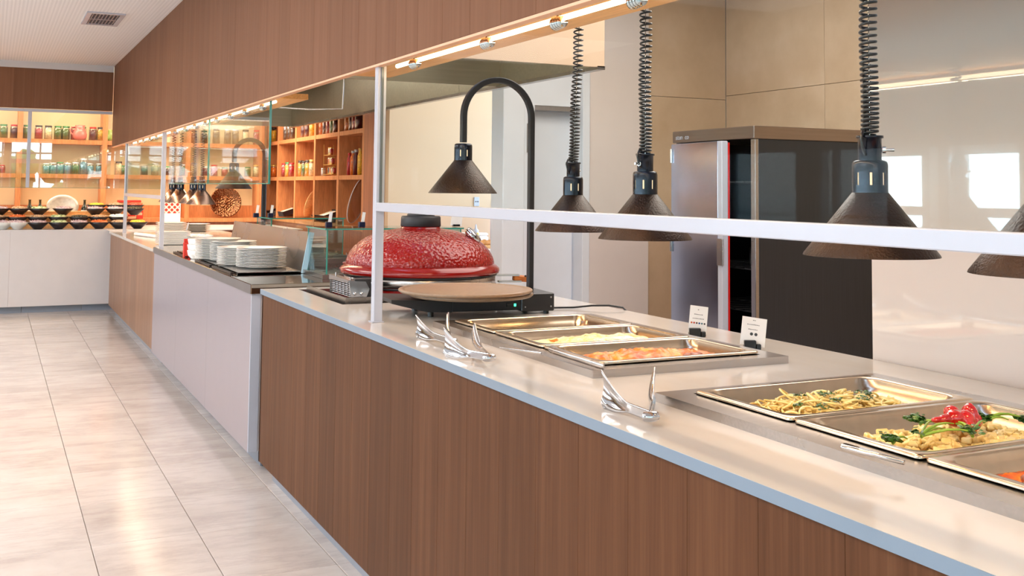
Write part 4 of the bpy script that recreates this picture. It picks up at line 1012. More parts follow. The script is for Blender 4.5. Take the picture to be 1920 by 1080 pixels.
for q, z0, lab in ((P(893, 378, y=9.7), 0, 'white light switch plate high on the beige recess wall'), (P(927, 383, y=9.7), 0, 'white double wall socket on the beige recess wall')):
    o = thing('wall_socket', lab, 'socket', (q.x, 9.7, q.z))
    MB().cbox(-.028, .028, -.012, 0, -.045, .045, .003).build('cover_plate', M_WFRAME, o)
    MB().cyl(.008, .0, .002, 10, T(-.01, -.012, 0) @ R('X', 90)).cyl(.008, .0, .002, 10, T(.012, -.012, 0) @ R('X', 90)).build('socket_hole', M_INK, o)

# ================================================================ SHELVES WITH JARS
SHB = 3.66
MB().box(SHB, SHB + .1, 9.8, 14.8, 0, 3.3).build('wall_shelf_side', M_REDWOOD, kind='structure')
RS = thing('jar_shelf', 'orange beech shelf wall of square bays along the right side, holding jars', 'shelf unit', (3.4, 10.40, 0))
ys = [14.78, 14.15, 13.237, 12.345, 11.39, 10.50]
for k, y in enumerate(ys): MB().cbox(0, SHB - 3.4, y - 10.40 - .045, y - 10.40 + (.02 if k < 5 else .03), .97, 2.35, .002).build('upright', M_ORANGE, RS)
for (z0, z1) in ((.97, 1.015), (1.502, 1.549), (1.982, 2.029)):
    for k in range(5): MB().box(0.004, SHB - 3.4, ys[k + 1] - 10.40 + .02, ys[k] - 10.40 - .045, z0, z1).build('shelf_board', M_ORANGE, RS)
MB().box(.02, SHB - 3.4, .1, 4.4, 0, .97).build('base_panel', M_REDWOOD, RS)
for k in range(5): MB().box(SHB - 3.402, SHB - 3.4, ys[k + 1] - 10.38, ys[k] - 10.45, 1.015, 2.35).build('back_panel', M_REDWOOD, RS)
EP = tag(MB().cbox(3.39, 3.655, 9.81, 10.44, 0, 2.6, .003).build('end_panel', M_REDWOOD), 'tall red brown wooden panel ending the jar shelf, left of the beige recess', 'panel')
FS = thing('back_shelf', 'orange beech shelf wall with cream back along the far end, behind the salad counter', 'shelf unit', (-3.0, 14.4, 0))
up = [-2.8, -1.77, -.745, .285, 1.265, 2.29, 3.25]
for x in up: MB().cbox(x + 3 - .03, x + 3 + .03, 0, .4, .95, 2.9, .002).build('upright', M_ORANGE, FS)
for z0, z1 in ((.95, 1.0), (1.50, 1.55), (1.925, 1.98)):
    for k in range(6): MB().box(up[k] + 3.03, up[k + 1] + 2.97, .004, .4, z0, z1).build('shelf_board', M_ORANGE, FS)
MB().box(0, 6.35, .03, .4, 0, .95).build('base_panel', M_REDWOOD, FS)
MB().box(3.0, 6.24, .37, .39, 1.0, 1.16).build('back_rail', M_ORANGE, FS)

def jar_glass(): 
    m, t, b = new('jar_glass'); t.nodes.remove(b); o = t.nodes['Material Output']
    tr = nd(t, 'BsdfTransparent'); gl = nd(t, 'BsdfGlossy'); gl.inputs['Roughness'].default_value = .04; mx = nd(t, 'MixShader'); lw = nd(t, 'LayerWeight'); lw.inputs[0].default_value = .35
    tr.inputs[0].default_value = (.95, .98, .97, 1)
    t.links.new(lw.outputs['Facing'], mx.inputs[0]); t.links.new(tr.outputs[0], mx.inputs[1]); t.links.new(gl.outputs[0], mx.inputs[2]); t.links.new(mx.outputs[0], o.inputs[0]); return m
M_JAR = jar_glass()
CONT = {k: plain('preserve_' + k, srgb(*c), .3, var=.3, vscale=60, coat=.4) for k, c in dict(red=(170, 30, 34), dark_red=(90, 20, 24), yellow=(226, 170, 50), orange=(222, 110, 30), green=(90, 110, 50), brown=(70, 40, 26), cream=(226, 206, 160), blue=(110, 150, 170), pink=(200, 110, 130), white=(225, 222, 220)).items()}
LIDS = {k: plain('lid_' + k, srgb(*c), .35, .4) for k, c in dict(green=(70, 130, 80), red=(190, 40, 40), dark=(60, 44, 36), gold=(210, 170, 90), silver=(200, 200, 200), white=(230, 230, 230)).items()}
JP = {}
def jar(x, y, z, h, r, cont, lid, label, group):
    k = (round(h, 3), round(r, 3), cont, lid)
    if k in JP: return copy_tree(JP[k], loc=(x, y, z), label=label, group=group)
    o = thing('preserve_jar', label, 'jar', (x, y, z), 0, group)
    MB().lathe([(0, 0), (r, 0), (r, h * .80), (r * .80, h * .88), (r * .80, h * .92)], 16).build('glass', M_JAR, o)
    MB().lathe([(0, .004), (r * .93, .004), (r * .93, h * .78), (0, h * .80)], 14).build('contents', CONT[cont], o)
    MB().lathe([(r * .86, h * .88), (r * .88, h), (0, h)], 16).build('lid', LIDS[lid], o)
    JP[k] = o; return o
def lab_n(names): return names
up_j = [(6, 'green', 'green'), (26, 'dark_red', 'red'), (50, 'green', 'green'), (72, 'red', 'dark'), (90, 'cream', 'dark'), (108, 'green', 'green'), (123, 'green', 'green'), (139, 'red', 'red'), (154, 'cream', 'green'), (173.5, 'dark_red', 'red'), (188.6, 'yellow', 'dark'),
        (362, 'dark_red', 'dark'), (382, 'dark_red', 'dark'), (405, 'brown', 'dark'), (426.5, 'brown', 'silver'), (441, 'brown', 'silver'), (460, 'cream', 'dark'), (481, 'red', 'red')]
for i, (px, c, l) in enumerate(up_j):
    q = P(px, 267, y=14.5); side = 'left of the bulkhead' if px < 213 else 'behind the hanging glass'
    n_ = i if px < 213 else i - 11
    jar(q.x, 14.5, 1.981, .17 if px < 400 else .20, .048, c, l, f'{c.replace("_", " ")} jar, {l} lid, {ORD[n_]} from left on upper back shelf, {side}', 'jars on the upper back shelf')
lo_j = [(2, 'red', 'red', .10), (86, 'blue', 'silver', .13), (99, 'blue', 'silver', .14), (112, 'blue', 'green', .15), (126, 'blue', 'silver', .14), (141, 'green', 'silver', .15), (156, 'blue', 'silver', .20), (168, 'blue', 'silver', .14), (186, 'blue', 'silver', .14), (222, 'cream', 'dark', .17), (232, 'green', 'green', .12), (270, 'green', 'silver', .12), (290, 'cream', 'silver', .16), (314, 'brown', 'green', .12),
        (345, 'green', 'silver', .15), (362, 'cream', 'silver', .17), (386, 'brown', 'silver', .13), (401, 'pink', 'red', .15), (421, 'red', 'green', .12), (437.5, 'brown', 'silver', .16), (464, 'green', 'green', .13), (480, 'cream', 'gold', .16)]
for i, (px, c, l, hh) in enumerate(lo_j):
    q = P(px, 330, y=14.5)
    grp_ = 0 if px < 213 else (1 if px < 330 else 2)
    st = [0, 9, 14][grp_]; side = ('left of the bulkhead', 'beside the white posts', 'behind the hanging glass')[grp_]
    jar(q.x, 14.5, 1.551, hh, .046, c, l, f'{c.replace("_", " ")} jar, {l} lid, {ORD[i - st]} from left on lower back shelf, {side}', 'jars on the lower back shelf')
# right hand shelf: top row, lower row
tops = [(513, 'yellow', 1), (531, 'brown', 2), (537, 'brown', 2), (543.5, 'brown', 2), (549.5, 'brown', 2), (570, 'dark_red', 3), (577, 'dark_red', 3), (586, 'yellow', 3), (604, 'orange', 4), (611, 'dark_red', 4), (617.5, 'red', 4), (624.5, 'green', 4), (631, 'dark_red', 4), (653, 'orange', 5), (661, 'dark_red', 5), (667, 'red', 5), (673, 'dark_red', 5)]
cnt = {}
for px, c, bay in tops:
    q = P(px, 255, x=3.47); cnt[bay] = cnt.get(bay, 0) + 1
    jar(3.47, q.y, 2.03, .21, .046, c, 'dark', f'{c.replace("_", " ")} jar, {ORD[cnt[bay] - 1]} from left, top of the {ORD[bay - 1]} bay of right shelf', 'jars in the top bays of the right shelf')
lows = [(513, 'orange', .17, 'gold', 1), (527, 'green', .15, 'gold', 2), (533, 'red', .18, 'red', 2), (540, 'yellow', .19, 'green', 2), (547, 'red', .18, 'red', 2), (564, 'yellow', .20, 'dark', 3), (571, 'green', .19, 'dark', 3), (578, 'yellow', .20, 'dark', 3), (585.5, 'cream', .20, 'gold', 3), (599, 'white', .08, 'silver', 4), (606, 'white', .09, 'silver', 4)]
cnt = {}
for px, c, hh, l, bay in lows:
    q = P(px, 330, x=3.47); cnt[bay] = cnt.get(bay, 0) + 1
    jar(3.47, q.y, 1.55, hh, .046 if hh > .1 else .028, c, l, f'{c} jar, {l} lid, {ORD[cnt[bay] - 1]} from left, middle of the {ORD[bay - 1]} bay, right shelf', 'jars in the middle bays of the right shelf')
for k, (px, c, l, hh) in enumerate(((655, 'red', 'red', .24), (661.5, 'orange', 'silver', .26), (667, 'dark_red', 'silver', .27), (675, 'yellow', 'gold', .28))):
    q = P(px, 330, x=3.46)
    o = thing('tall_bottle', f'tall {c.replace("_", " ")} bottle, {ORD[k]} from the left in the rightmost bay of the shelf', 'bottle', (3.46, q.y, 1.55), 0, 'tall bottles in the rightmost bay')
    MB().lathe([(0, 0), (.030, 0), (.030, hh * .72), (.016, hh * .85), (.016, hh * .92)], 14).build('bottle_glass', CONT[c], o)
    MB().lathe([(.019, hh * .90), (.019, hh), (0, hh)], 12).build('cap', LIDS[l], o)
q = P(622, 330, x=3.49)
sr = thing('spice_rack', 'small stepped gold wire rack in the fourth bay of the right shelf', 'rack', (3.49, q.y, 1.55))
for k in range(3): MB().box(-.06, .06, -.14 + .05 * k - .06, .14, .012 + .11 * k, .018 + .11 * k).build('tier', LIDS['gold'], sr)
MB().box(-.06, -.054, -.2, -.194, 0, .012).box(.054, .06, -.2, -.194, 0, .012).box(-.06, -.054, .134, .14, 0, .36).box(.054, .06, .134, .14, 0, .36).build('rack_frame', LIDS['gold'], sr)
for k in range(3):
    for j in range(4 - k):
        y_ = q.y + .09 - j * .062
        jar(3.49, y_, 1.5685 + .11 * k, .088, .024, ('brown', 'orange', 'cream', 'red')[(j + k) % 4], 'gold', f'little spice jar, {ORD[j]} from the right on the {("bottom", "middle", "top")[k]} tier of the gold rack', 'spice jars in the gold rack')
for px, lab in ((508, 'black woven cutlery basket in the first bay of the right shelf'), (535, 'black woven cutlery basket in the second bay of the right shelf'), (611, 'black woven cutlery basket in the fourth bay of the right shelf')):
    q = P(px, 420, x=3.52); o = thing('cutlery_basket', lab, 'basket', (3.535, q.y - .03, 1.016), 0, 'cutlery baskets on the right shelf')
    b = MB(); 
    b.slab(-.11, .11, -.26, .26, 0, .008); 
    for a, b_, c, d in ((-.11, -.102, -.26, .26), (.102, .11, -.26, .26), (-.102, .102, -.26, -.252), (-.102, .102, .252, .26)): b.box(a, b_, c, d, .008, .065)
    for k in range(24):
        yy = -.25 + .50 * k / 23; b.tube([(-.113, yy, 0), (-.113, yy, .065)], .004, 4)
    b2 = MB(); b2.add([Matrix.Rotation(math.radians(-18), 4, 'Y') @ Vector(v_) + Vector((0, 0, .050)) for v_ in b.v], b.f)
    b2.build('basket', M_BOWL, o)
    for k in range(7):
        yy = -.21 + .07 * k; M = T(-.01, yy, .062) @ R('Y', -18)
        MB().tube([(-.10, 0, .02), (.09, random.uniform(-.02, .02), .02)], .022, 8, M).build('napkin_roll', M_PAPER if (k + px) % 3 else CONT['cream'], o)
q = P(580, 412, x=3.55)
def oval_plate(name, label, cat, loc, M, rx, ry, mat, rim=None):
    o = thing(name, label, cat, loc)
    b = MB(); L2 = []
    for r_, z_ in ((0.02, .0), (.6, .0), (.75, .012), (1, .02), (1, .026), (.75, .018), (.6, .006), (.02, .006)):
        L2.append([(rx * r_ * math.cos(2 * PI * j / 40), ry * r_ * math.sin(2 * PI * j / 40), z_) for j in range(40)])
    b.loft(L2, True, True, M); b.build('dish', mat, o)
    if rim: MB().tube([M @ Vector((rx * 1.0 * math.cos(2 * PI * j / 40), ry * math.sin(2 * PI * j / 40), .024)) for j in range(40)], .005, 6, closed=True).build('rim', rim, o)
    return o
oval_plate('wooden_scoop', 'pale oval wooden tray leaning in the third bay of the right shelf', 'tray', (3.53, q.y + .0, 1.022), R('Z', -60) @ R('Y', -68) @ T(.19, 0, 0), .19, .10, M_BEECH_LIGHT)
q = P(664, 424, x=3.50)
oval_plate('glass_platter', 'large oval engraved glass platter leaning in the rightmost bay', 'platter', (3.49, q.y + .02, 1.03), R('Z', -55) @ R('Y', -70) @ T(.27, 0, 0), .27, .15, pane('frosted_platter', (.80, .76, .72), .22, .4), plain('platter_rim', srgb(225, 215, 210), .2))

# hammered disc, pattern box, pitcher, bottles, platter
q = P(428, 409, y=14.28)
o = thing('hammered_disc', 'large round hammered bronze dish leaning on the back bench, right of the far lamps', 'dish', (q.x, 14.46, 1.0))
b = MB(); M = T(0, .03, 0) @ R('X', -10) @ T(0, 0, .205) @ R('X', 90)
b.lathe([(0, .012), (.025, .014), (.05, .006), (.07, .0), (.16, .012), (.195, .04), (.205, .045), (.205, .050), (.19, .045), (.15, .02), (.07, .008), (.0, .018)], 56, M)
mh, th_, bh = new('hammered_bronze'); bh.inputs['Metallic'].default_value = 1; bh.inputs['Base Color'].default_value = (*srgb(118, 78, 54), 1); bh.inputs['Roughness'].default_value = .2
vo = nd(th_, 'TexVoronoi'); vo.inputs['Scale'].default_value = 45; cc = nd(th_, 'TexCoord'); th_.links.new(cc.outputs['Object'], vo.inputs[0]); bump(th_, bh, vo.outputs[0], .6, .01)
b.build('dish', mh, o); MB().lathe([(.028, -.004), (.036, .0), (.028, .004)], 30, M).build('raised_ring', LIDS['gold'], o)
q0, q1 = P(306, 409, y=13.9), P(339, 380, y=13.9)
def pattern_mat():
    m, t, b = new('red_geometric_pattern'); c = nd(t, 'TexCoord'); mp = nd(t, 'Mapping'); mp.inputs['Rotation'].default_value = (0, math.radians(45), 0); mp.inputs['Scale'].default_value = (20, 20, 20)
    ch = nd(t, 'TexWave', wave_type='BANDS', bands_direction='X'); ch.inputs['Scale'].default_value = .33; c2 = nd(t, 'TexWave', wave_type='BANDS', bands_direction='Z'); c2.inputs['Scale'].default_value = .33
    ch.inputs['Distortion'].default_value = 0
    t.links.new(c.outputs['Object'], mp.inputs[0]); t.links.new(mp.outputs[0], ch.inputs[0]); t.links.new(mp.outputs[0], c2.inputs[0])
    mx = nd(t, 'Math', operation='MULTIPLY'); t.links.new(ch.outputs['Fac'], mx.inputs[0]); t.links.new(c2.outputs['Fac'], mx.inputs[1])
    r = ramp(t, mx.outputs[0], [(.12, srgb(248, 226, 200)), (.17, srgb(200, 44, 30))]); t.links.new(r.outputs[0], b.inputs['Base Color']); return m
o = thing('patterned_box', 'white box with a red geometric pattern, standing behind the left hand plate stack', 'box', (q0.x, 13.9, .9155))
MB().cbox(0, q1.x - q0.x, 0, .18, 0, .374, .004).build('box_body', M_PAPER, o); MB().box(.012, q1.x - q0.x - .012, -.002, 0, .16, .355).build('printed_front', pattern_mat(), o)
q = P(149, 274, y=14.42)
o = thing('pitcher', 'pink ceramic pitcher on the upper back shelf', 'pitcher', (P(149, 274, y=14.45).x, 14.45, 1.981))
M_PINK = plain('pink_glaze', srgb(224, 120, 110), .25, coat=.3, var=.05)
MB().lathe([(0, 0), (.055, 0), (.080, .03), (.085, .07), (.068, .12), (.055, .15), (.060, .185), (.052, .185), (.048, .15), (0, .14)], 24).build('body', M_PINK, o)
MB().tube([(-.055, 0, .165), (-.10, 0, .16), (-.115, 0, .12), (-.10, 0, .08), (-.08, 0, .07)], .009, 8).build('handle', M_PINK, o)
o = thing('green_jug', 'green glazed jug on the upper back shelf by the bulkhead corner', 'jug', (P(205, 274, y=14.45).x, 14.45, 1.981)); M_GJ = plain('olive_glaze', srgb(150, 165, 80), .25, coat=.3)
MB().lathe([(0, 0), (.04, 0), (.06, .03), (.05, .09), (.042, .12), (.048, .14), (0, .13)], 20).build('body', M_GJ, o); MB().tube([(-.045, 0, .12), (-.08, 0, .11), (-.085, 0, .07), (-.058, 0, .05)], .007, 8).build('handle', M_GJ, o)

# salad bowls
def salad_mat(cols, nm):
    return food_mat(nm, [(.3, srgb(*cols[0])), (.5, srgb(*cols[1])), (.7, srgb(*cols[2]))], 60, .4, .6, .1)
SAL = dict(carrot=salad_mat([(214, 90, 30), (232, 124, 50), (244, 170, 110)], 'grated_carrot'), lettuce=salad_mat([(90, 130, 60), (190, 205, 150), (236, 236, 215)], 'lettuce'), onion=salad_mat([(170, 90, 110), (220, 200, 205), (245, 240, 238)], 'onion'),
           beans=salad_mat([(120, 70, 40), (190, 150, 110), (235, 220, 190)], 'beans'), corn=salad_mat([(220, 160, 20), (240, 200, 40), (250, 226, 110)], 'sweetcorn'), eggs=salad_mat([(226, 216, 200), (240, 234, 224), (250, 246, 240)], 'eggs'), olives=salad_mat([(30, 30, 24), (60, 54, 30), (120, 110, 60)], 'olives'),
           tomato=salad_mat([(190, 30, 20), (220, 70, 40), (240, 160, 120)], 'tomato'))
bowl_proto = {}
def bowl(x, y, z, label, mat, r=.118, h=.078, grp='black salad bowls'):
    k = (mat.name, r)
    if k in bowl_proto: return copy_tree(bowl_proto[k], loc=(x, y, z), label=label)
    o = thing('salad_bowl', label, 'bowl', (x, y, z), 0, grp)
    MB().lathe([(0, 0), (.042, 0), (.046, .004), (r * .66, h * .45), (r, h), (r - .004, h + .001), (r * .62, h * .48), (.042, .010), (0, .010)], 32).build('bowl', mat, o)
    MB().lathe([(.040, -.002), (.043, .002)], 20).build('foot_ring', mat, o)
    bowl_proto[k] = o; return o
fill_proto = {}
def filling(x, y, z, food, label, r=.10):
    k = food
    if k not in fill_proto:
        b = MB()
        b.lathe([(0, .018), (r * .5, .014), (r * .8, .006), (r, -.008), (r * .75, -.026)], 20)
        big = food in ('eggs',)
        for i in range(9 if big else 60):
            a = random.uniform(0, 6.3); q_ = r * .85 * math.sqrt(random.random()); zz = .014 * (1 - (q_ / r) ** 2)
            if food in ('carrot', 'lettuce', 'onion'):
                M = T(q_ * math.cos(a), q_ * math.sin(a), zz + .006) @ Matrix.Rotation(random.uniform(0, 6.3), 4, 'Z') @ Matrix.Rotation(random.uniform(-.7, .7), 4, 'Y')
                b.box(-.016, .016, -.003, .003, -.0015, .0015, M)
            else: b.sphere((q_ * math.cos(a), q_ * math.sin(a), zz + .004), .024 if big else random.uniform(.006, .011), 8, 5, (1, .9, .8))
        o = b.build('salad_filling', SAL[food], None, (x, y, z)); fill_proto[k] = o
    else: o = fill_proto[k].copy(); COL.objects.link(o); o.location = (x, y, z)
    return tag(o, label, 'salad', None, 'stuff')
M_WBOWL = plain('white_bowl', srgb(222, 220, 214), .3, var=.02)
rows = [('front', 13.16, .916, [(5, 'onion', 1), (33, 'onion', 1), (71, 'onion', 0), (110, 'lettuce', 0), (148, 'onion', 0), (186, 'carrot', 0), (223, 'beans', 0), (258, 'corn', 0)]),
        ('second', 13.47, .968, [(-7, 'beans', 0), (32, 'carrot', 0), (70, 'beans', 0), (109, 'lettuce', 0), (148, 'olives', 0), (184, 'beans', 0), (221, 'eggs', 0)]),
        ('third', 13.70, 1.061, [(-2, 'onion', 0), (34.6, 'beans', 0), (72, 'lettuce', 0), (117, 'onion', 0), (177.6, 'onion', 0), (215, 'onion', 0), (251, 'olives', 0)]),
        ('top', 13.94, 1.101, [(180, 'corn', 0), (216, 'beans', 0), (251, 'tomato', 0)])]
for rn, y, z, items in rows:
    for i, (px, food, wh) in enumerate(items):
        q = P(px, 420, y=y)
        bowl(q.x, y, z, f'{"white" if wh else "black"} conical bowl of {food}, {ORD[i]} from the left in the {rn} row', M_WBOWL if wh else M_BOWL, grp='salad bowls on the far counter')
        filling(q.x, y, z + .078, food, f'{food} salad in the {ORD[i]} bowl from the left, {rn} row')
def wine(px, y, lab, zz=1.02):
    q = P(px, 400, y=y); o = thing('wine_bottle', lab, 'bottle', (q.x, y, zz), 0, 'wine bottles behind the salad bowls')
    MB().lathe([(0, 0), (.037, 0), (.038, .004), (.038, .13), (.030, .155), (.014, .175), (.0135, .225), (.016, .226), (.016, .235), (0, .235)], 20).build('glass', plain('dark_green_glass', srgb(28, 36, 20), .08, coat=.5), o)
    MB().lathe([(.0385, .05), (.0385, .11)], 20).build('paper_label', M_PAPER, o)
wine(55, 14.15, 'dark wine bottle standing behind the third row, left of the round platter', 1.0); wine(74.5, 14.15, 'second dark wine bottle, just left of the round platter', 1.0); wine(158, 14.15, 'dark wine bottle with white label, right of the round platter', 1.0)
q = P(117, 404, y=14.2)
oval_plate('silver_platter', 'large oval pewter platter leaning behind the salad bowls', 'platter', (q.x, 14.22, 1.001), R('X', 78) @ T(0, .15, 0), .185, .145, plain('pewter', srgb(196, 190, 180), .3, .3, var=.12, vscale=30))
q = P(243, 383, y=14.14)
tag(MB().cbox(-.135, .135, -.09, .09, 0, .03, .006).build('red_tray', M_RED, None, (q.x, 14.2, 1.205)), 'red tray edge showing behind the top row of bowls', 'tray')
for px, w2, hh, mt, lab in ((246.5, .11, .09, M_PEACH, 'orange printed carton behind the bowls at the right end of the rack'), (262, .075, .13, M_RED, 'narrow red carton at the right end of the bowl rack')):
    q = P(px, 415, y=14.16); o = thing('carton', lab, 'carton', (q.x, 14.16, 1.0), 0)
    MB().cbox(-w2 / 2, w2 / 2, 0, .1, 0, hh, .002).build('carton_body', mt, o); MB().box(-w2 / 2 + .01, w2 / 2 - .01, -.001, 0, hh * .35, hh * .6).build('printed_label', M_RED if mt is M_PEACH else M_PEACH, o)
tag(MB().box(-.16, .16, -.10, .10, 0, .2).build('tray_riser', M_ORANGE, None, (P(243, 383, y=14.14).x + .0, 14.28, 1.0)), 'wooden block under the red tray', 'block')

# vitrine-style far cabinet glass with white frame
VF = thing('hanging_display_frame', 'white framed hanging glass front below the far bulkhead, reflecting the garden windows', 'glass front', (-2.6, 13.56, 1.38))
XR = 1.262 + 2.6
MB().cbox(0, XR, -.02, .02, .88, .915, .003).build('top_rail', M_WFRAME, VF)
for x in (.62, 1.79, 2.965): MB().cbox(x - .02, x + .02, -.018, .018, 0, .88, .003).build('mullion', M_WFRAME, VF)
for a, b in ((0, .60), (.64, 1.77), (1.81, 2.945), (2.985, XR)): MB().box(a, b, -.003, .003, .002, .88).build('glass_pane', M_GLASSF, VF)
MB().box(0, XR, -.004, .004, -.002, .002).build('glass_edge', M_GEDGE, VF)
VG = thing('hanging_display_frame', 'hanging glass pane with a thin top rail continuing behind the posts of the far counter', 'glass front', (1.30, 13.56, 1.38))
MB().cbox(0, .62, -.012, .012, .88, .90, .003).build('top_rail', M_WFRAME, VG)
MB().box(0, .60, -.003, .003, 0, .88).build('glass_pane', M_GLASSF, VG)

# ================================================================ PLATES AND DISHES ON THE STEEL AND FAR COUNTERS
def slide(label, x0, x1, y0, y1, z):
    o = thing('steel_slide', label, 'plate slide', (x0, y0, z))
    MB().slab(0, x1 - x0, 0, y1 - y0, .008, .012).build('plate', M_STEEL, o)
    MB().box(0, .004, 0, y1 - y0, 0, .012).box(x1 - x0 - .004, x1 - x0, 0, y1 - y0, 0, .012).build('edge', M_STEEL, o)
    for k in (0, 1): MB().box(-.03 + .012 * k, -.026 + .012 * k, .02, y1 - y0 - .02, 0, .010).build('slot_rail', M_DARK, o)
    return o
ZS = .929
slide('nearest steel plate slide under the front plate stacks', 1.235, 1.60, 6.02, 6.62, ZS)
slide('middle steel plate slide under the second pair of plate stacks', 1.235, 1.60, 6.66, 7.22, ZS)
slide('farthest steel plate slide on the steel worktop, beyond the bowl stack', 1.235, 1.60, 7.55, 8.15, ZS)
def plate_mesh(r):
    return MB().lathe([(0, 0), (r * .60, 0), (r * .64, .002), (r * .74, .008), (r * .97, .0125), (r, .0145), (r * .99, .0158), (r * .95, .0152), (r * .74, .0115), (r * .62, .0055), (0, .0045)], 48)
def stack(x, y, z, n, r, step, where, wx=.0, name='dinner_plate', mk=None, cat='plate', noun='white plate'):
    first = None
    for k in range(n):
        lab = f'{noun}, {ORD[n - 1 - k]} from the top of {where}'
        jx, jy = random.uniform(-.002, .002), random.uniform(-.002, .002)
        if first is None:
            first = (mk or plate_mesh)(r).build(name, M_CERAM, None, (x, y, z)); o = first
        else: o = first.copy(); COL.objects.link(o); o.location = (x + jx, y + jy, z + step * k)
        tag(o, lab, cat, 'plates in ' + where)
    return first
ZP = ZS + .0125
stack(1.437, 6.32, ZP, 13, .145, .0088, 'the nearest stack on the steel worktop')
stack(1.372, 6.56, ZP, 12, .145, .0088, 'the stack close behind the nearest one')
stack(1.395, 6.92, ZP, 14, .145, .0088, 'the third stack on the steel worktop')
stack(1.335, 7.12, ZP, 15, .145, .0088, 'the fourth stack, just right of the small bowls')
cup = lambda r: MB().lathe([(0, 0), (r * .62, 0), (r * .66, .004), (r * .92, .024), (r, .058), (r * .97, .058), (r * .88, .024), (r * .6, .008), (0, .008)], 32)
stack(1.262, 7.42, ZS, 3, .072, .038, 'the small bowl stack on the steel worktop', name='soup_bowl', mk=cup, cat='bowl', noun='white bowl')
q = P(338, 470, y=7.62)
o = thing('napkin_holder', 'upright red napkins in a holder behind the small white bowls', 'napkins', (1.27, 7.60, ZS))
MB().cbox(-.075, .075, -.01, .03, 0, .10, .002).build('holder', M_RED, o); MB().cbox(-.072, .072, -.004, .024, .10, .125, .002).build('napkins', M_RED, o)
# slanted stainless panel
LP = thing('slanted_panel', 'slanted stainless panel standing behind the plate stacks', 'panel', (1.60, 6.0, ZS))
Ml = R('Y', 10)
MB().cbox(-.006, .006, 0, 2.1, 0, .235, .002, Ml).build('sheet', M_STEEL, LP)
MB().cbox(-.010, .022, -.006, .0, 0, .235, .001, Ml).build('folded_edge', plain('pale_blue_film', srgb(170, 200, 216), .15), LP)
MB().box(.03, .05, .02, 2.0, 0, .17).build('support', M_DARK, LP)
# far counter crockery
sq = lambda r: MB().loft([rrect(0, 0, r * .7, r * .7, r * .2, 0, 5), rrect(0, 0, r, r, r * .25, .012, 5), rrect(0, 0, r, r, r * .25, .016, 5), rrect(0, 0, r * .72, r * .72, r * .2, .006, 5)], True, True)
stack(1.435, 9.72, .906, 9, .135, .0125, 'the square plate stack by the white post', name='square_plate', mk=sq, noun='white square plate')
stack(1.80, 12.35, .906, 7, .15, .0155, 'the rear plate stack below the patterned box', name='square_plate', mk=sq, noun='white square plate')
stack(2.10, 12.75 - .3, .906, 6, .145, .0145, 'the rear stack right of the patterned box', noun='white plate')
def dish(name, label, x, y, z, rx, ry, h, mat=M_CERAM, cat='dish'):
    o = thing(name, label, cat, (x, y, z)); L3 = []
    for r_, z_ in ((.02, 0), (.7, 0), (.88, h * .5), (1, h), (.96, h), (.85, h * .5), (.66, .008), (.02, .008)):
        L3.append([(rx * r_ * math.cos(2 * PI * j / 40), ry * r_ * math.sin(2 * PI * j / 40), z_) for j in range(40)])
    MB().loft(L3, True, True).build('dish', mat, o); return o
q = P(375, 440, z=.95)
dd_ = dish('serving_dish', 'oval white serving dish under the far heat lamps', 1.62, 9.95, .906, .20, .27, .07)
q = P(435, 430, z=.95)
dish('serving_dish', 'wide round white platter right of the oval dish, under the rightmost far lamp', 2.02, 9.75, .906, .27, .27, .04)
tag(MB().tube([(1.60, 10.15, .94), (1.63, 10.12, 1.08)], .006, 8).build('serving_spoon', M_WFRAME), 'white spoon handle sticking up from the oval serving dish', 'spoon')
food = MB()
for k in range(40): food.sphere((random.uniform(-.12, .12), random.uniform(-.18, .18), .055 + random.uniform(0, .015)), .022, 8, 5, (1, 1, .7))
tag(food.build('boiled_vegetables', SAL['eggs'], None, (1.62, 9.95, .90)), 'pale food heaped in the oval serving dish', 'food', None, 'stuff')
# pair of white rolled napkins at the corner of the far counter
for k, (a, b) in enumerate((((257, 425), (300, 440)), ((262, 432), (292, 441)))):
    p0, p1 = P(*a[:2], z=.92), P(*b[:2], z=.92)
    d_0 = (p1 - p0); d_0.normalize()
    p1 = p0 + d_0 * .30
    tag(MB().tube([(1.34 + .06 * k, 11.6 - .3 * k, .922), (1.42 + .06 * k, 11.15 - .3 * k, .922)], .016, 8).build('rolled_napkin', M_PAPER), ('white rolled napkin lying behind the leftmost post' if k == 0 else 'white rolled napkin lying in front of the first, by the leftmost post'), 'napkin')

# glass display boxes
def vitrine(label, x0, x1, y0, y1, z0, z1):
    o = thing('glass_display_box', label, 'display case', (x0, y0, z0)); X, Y, Z = x1 - x0, y1 - y0, z1 - z0; t = .004
    def pn(n, *a, m=M_GLASST): MB().box(*a).build(n, m, o)
    pn('glass_front', 0, X, 0, t, 0, Z); pn('glass_side', 0, t, t, Y, 0, Z); pn('glass_side', X - t, X, t, Y, 0, Z); pn('glass_top', -.01, X + .01, -.01, Y, Z, Z + .006)
    e_ = .0045
    MB().box(-e_, e_ * .6, -e_, e_ * .6, 0, Z).box(X - e_, X, -e_, t, 0, Z).box(-e_, 0, Y - e_, Y, 0, Z).box(-.012, X + .012, -.014, -.009, Z - .001, Z + .007).box(-.014, -.009, -.01, Y, Z - .001, Z + .007).build('glass_edge', M_GEDGE, o)
    MB().box(-.03, X + .02, -.03, Y + .02, -.022, -.0).build('base_tray', M_STEEL, o)
    MB().box(0.02, X - .02, Y - .02, Y, 0, .06).build('rear_lip', M_STEEL, o)
    return o
v1 = vitrine('farther glass display box behind the slanted panel, two card holders on it', 1.70, 2.20, 7.20, 7.62, .951, 1.20)
v2 = vitrine('nearer glass display box beside the red grill', 1.63, 2.41, 5.62, 6.0, .951, 1.188)
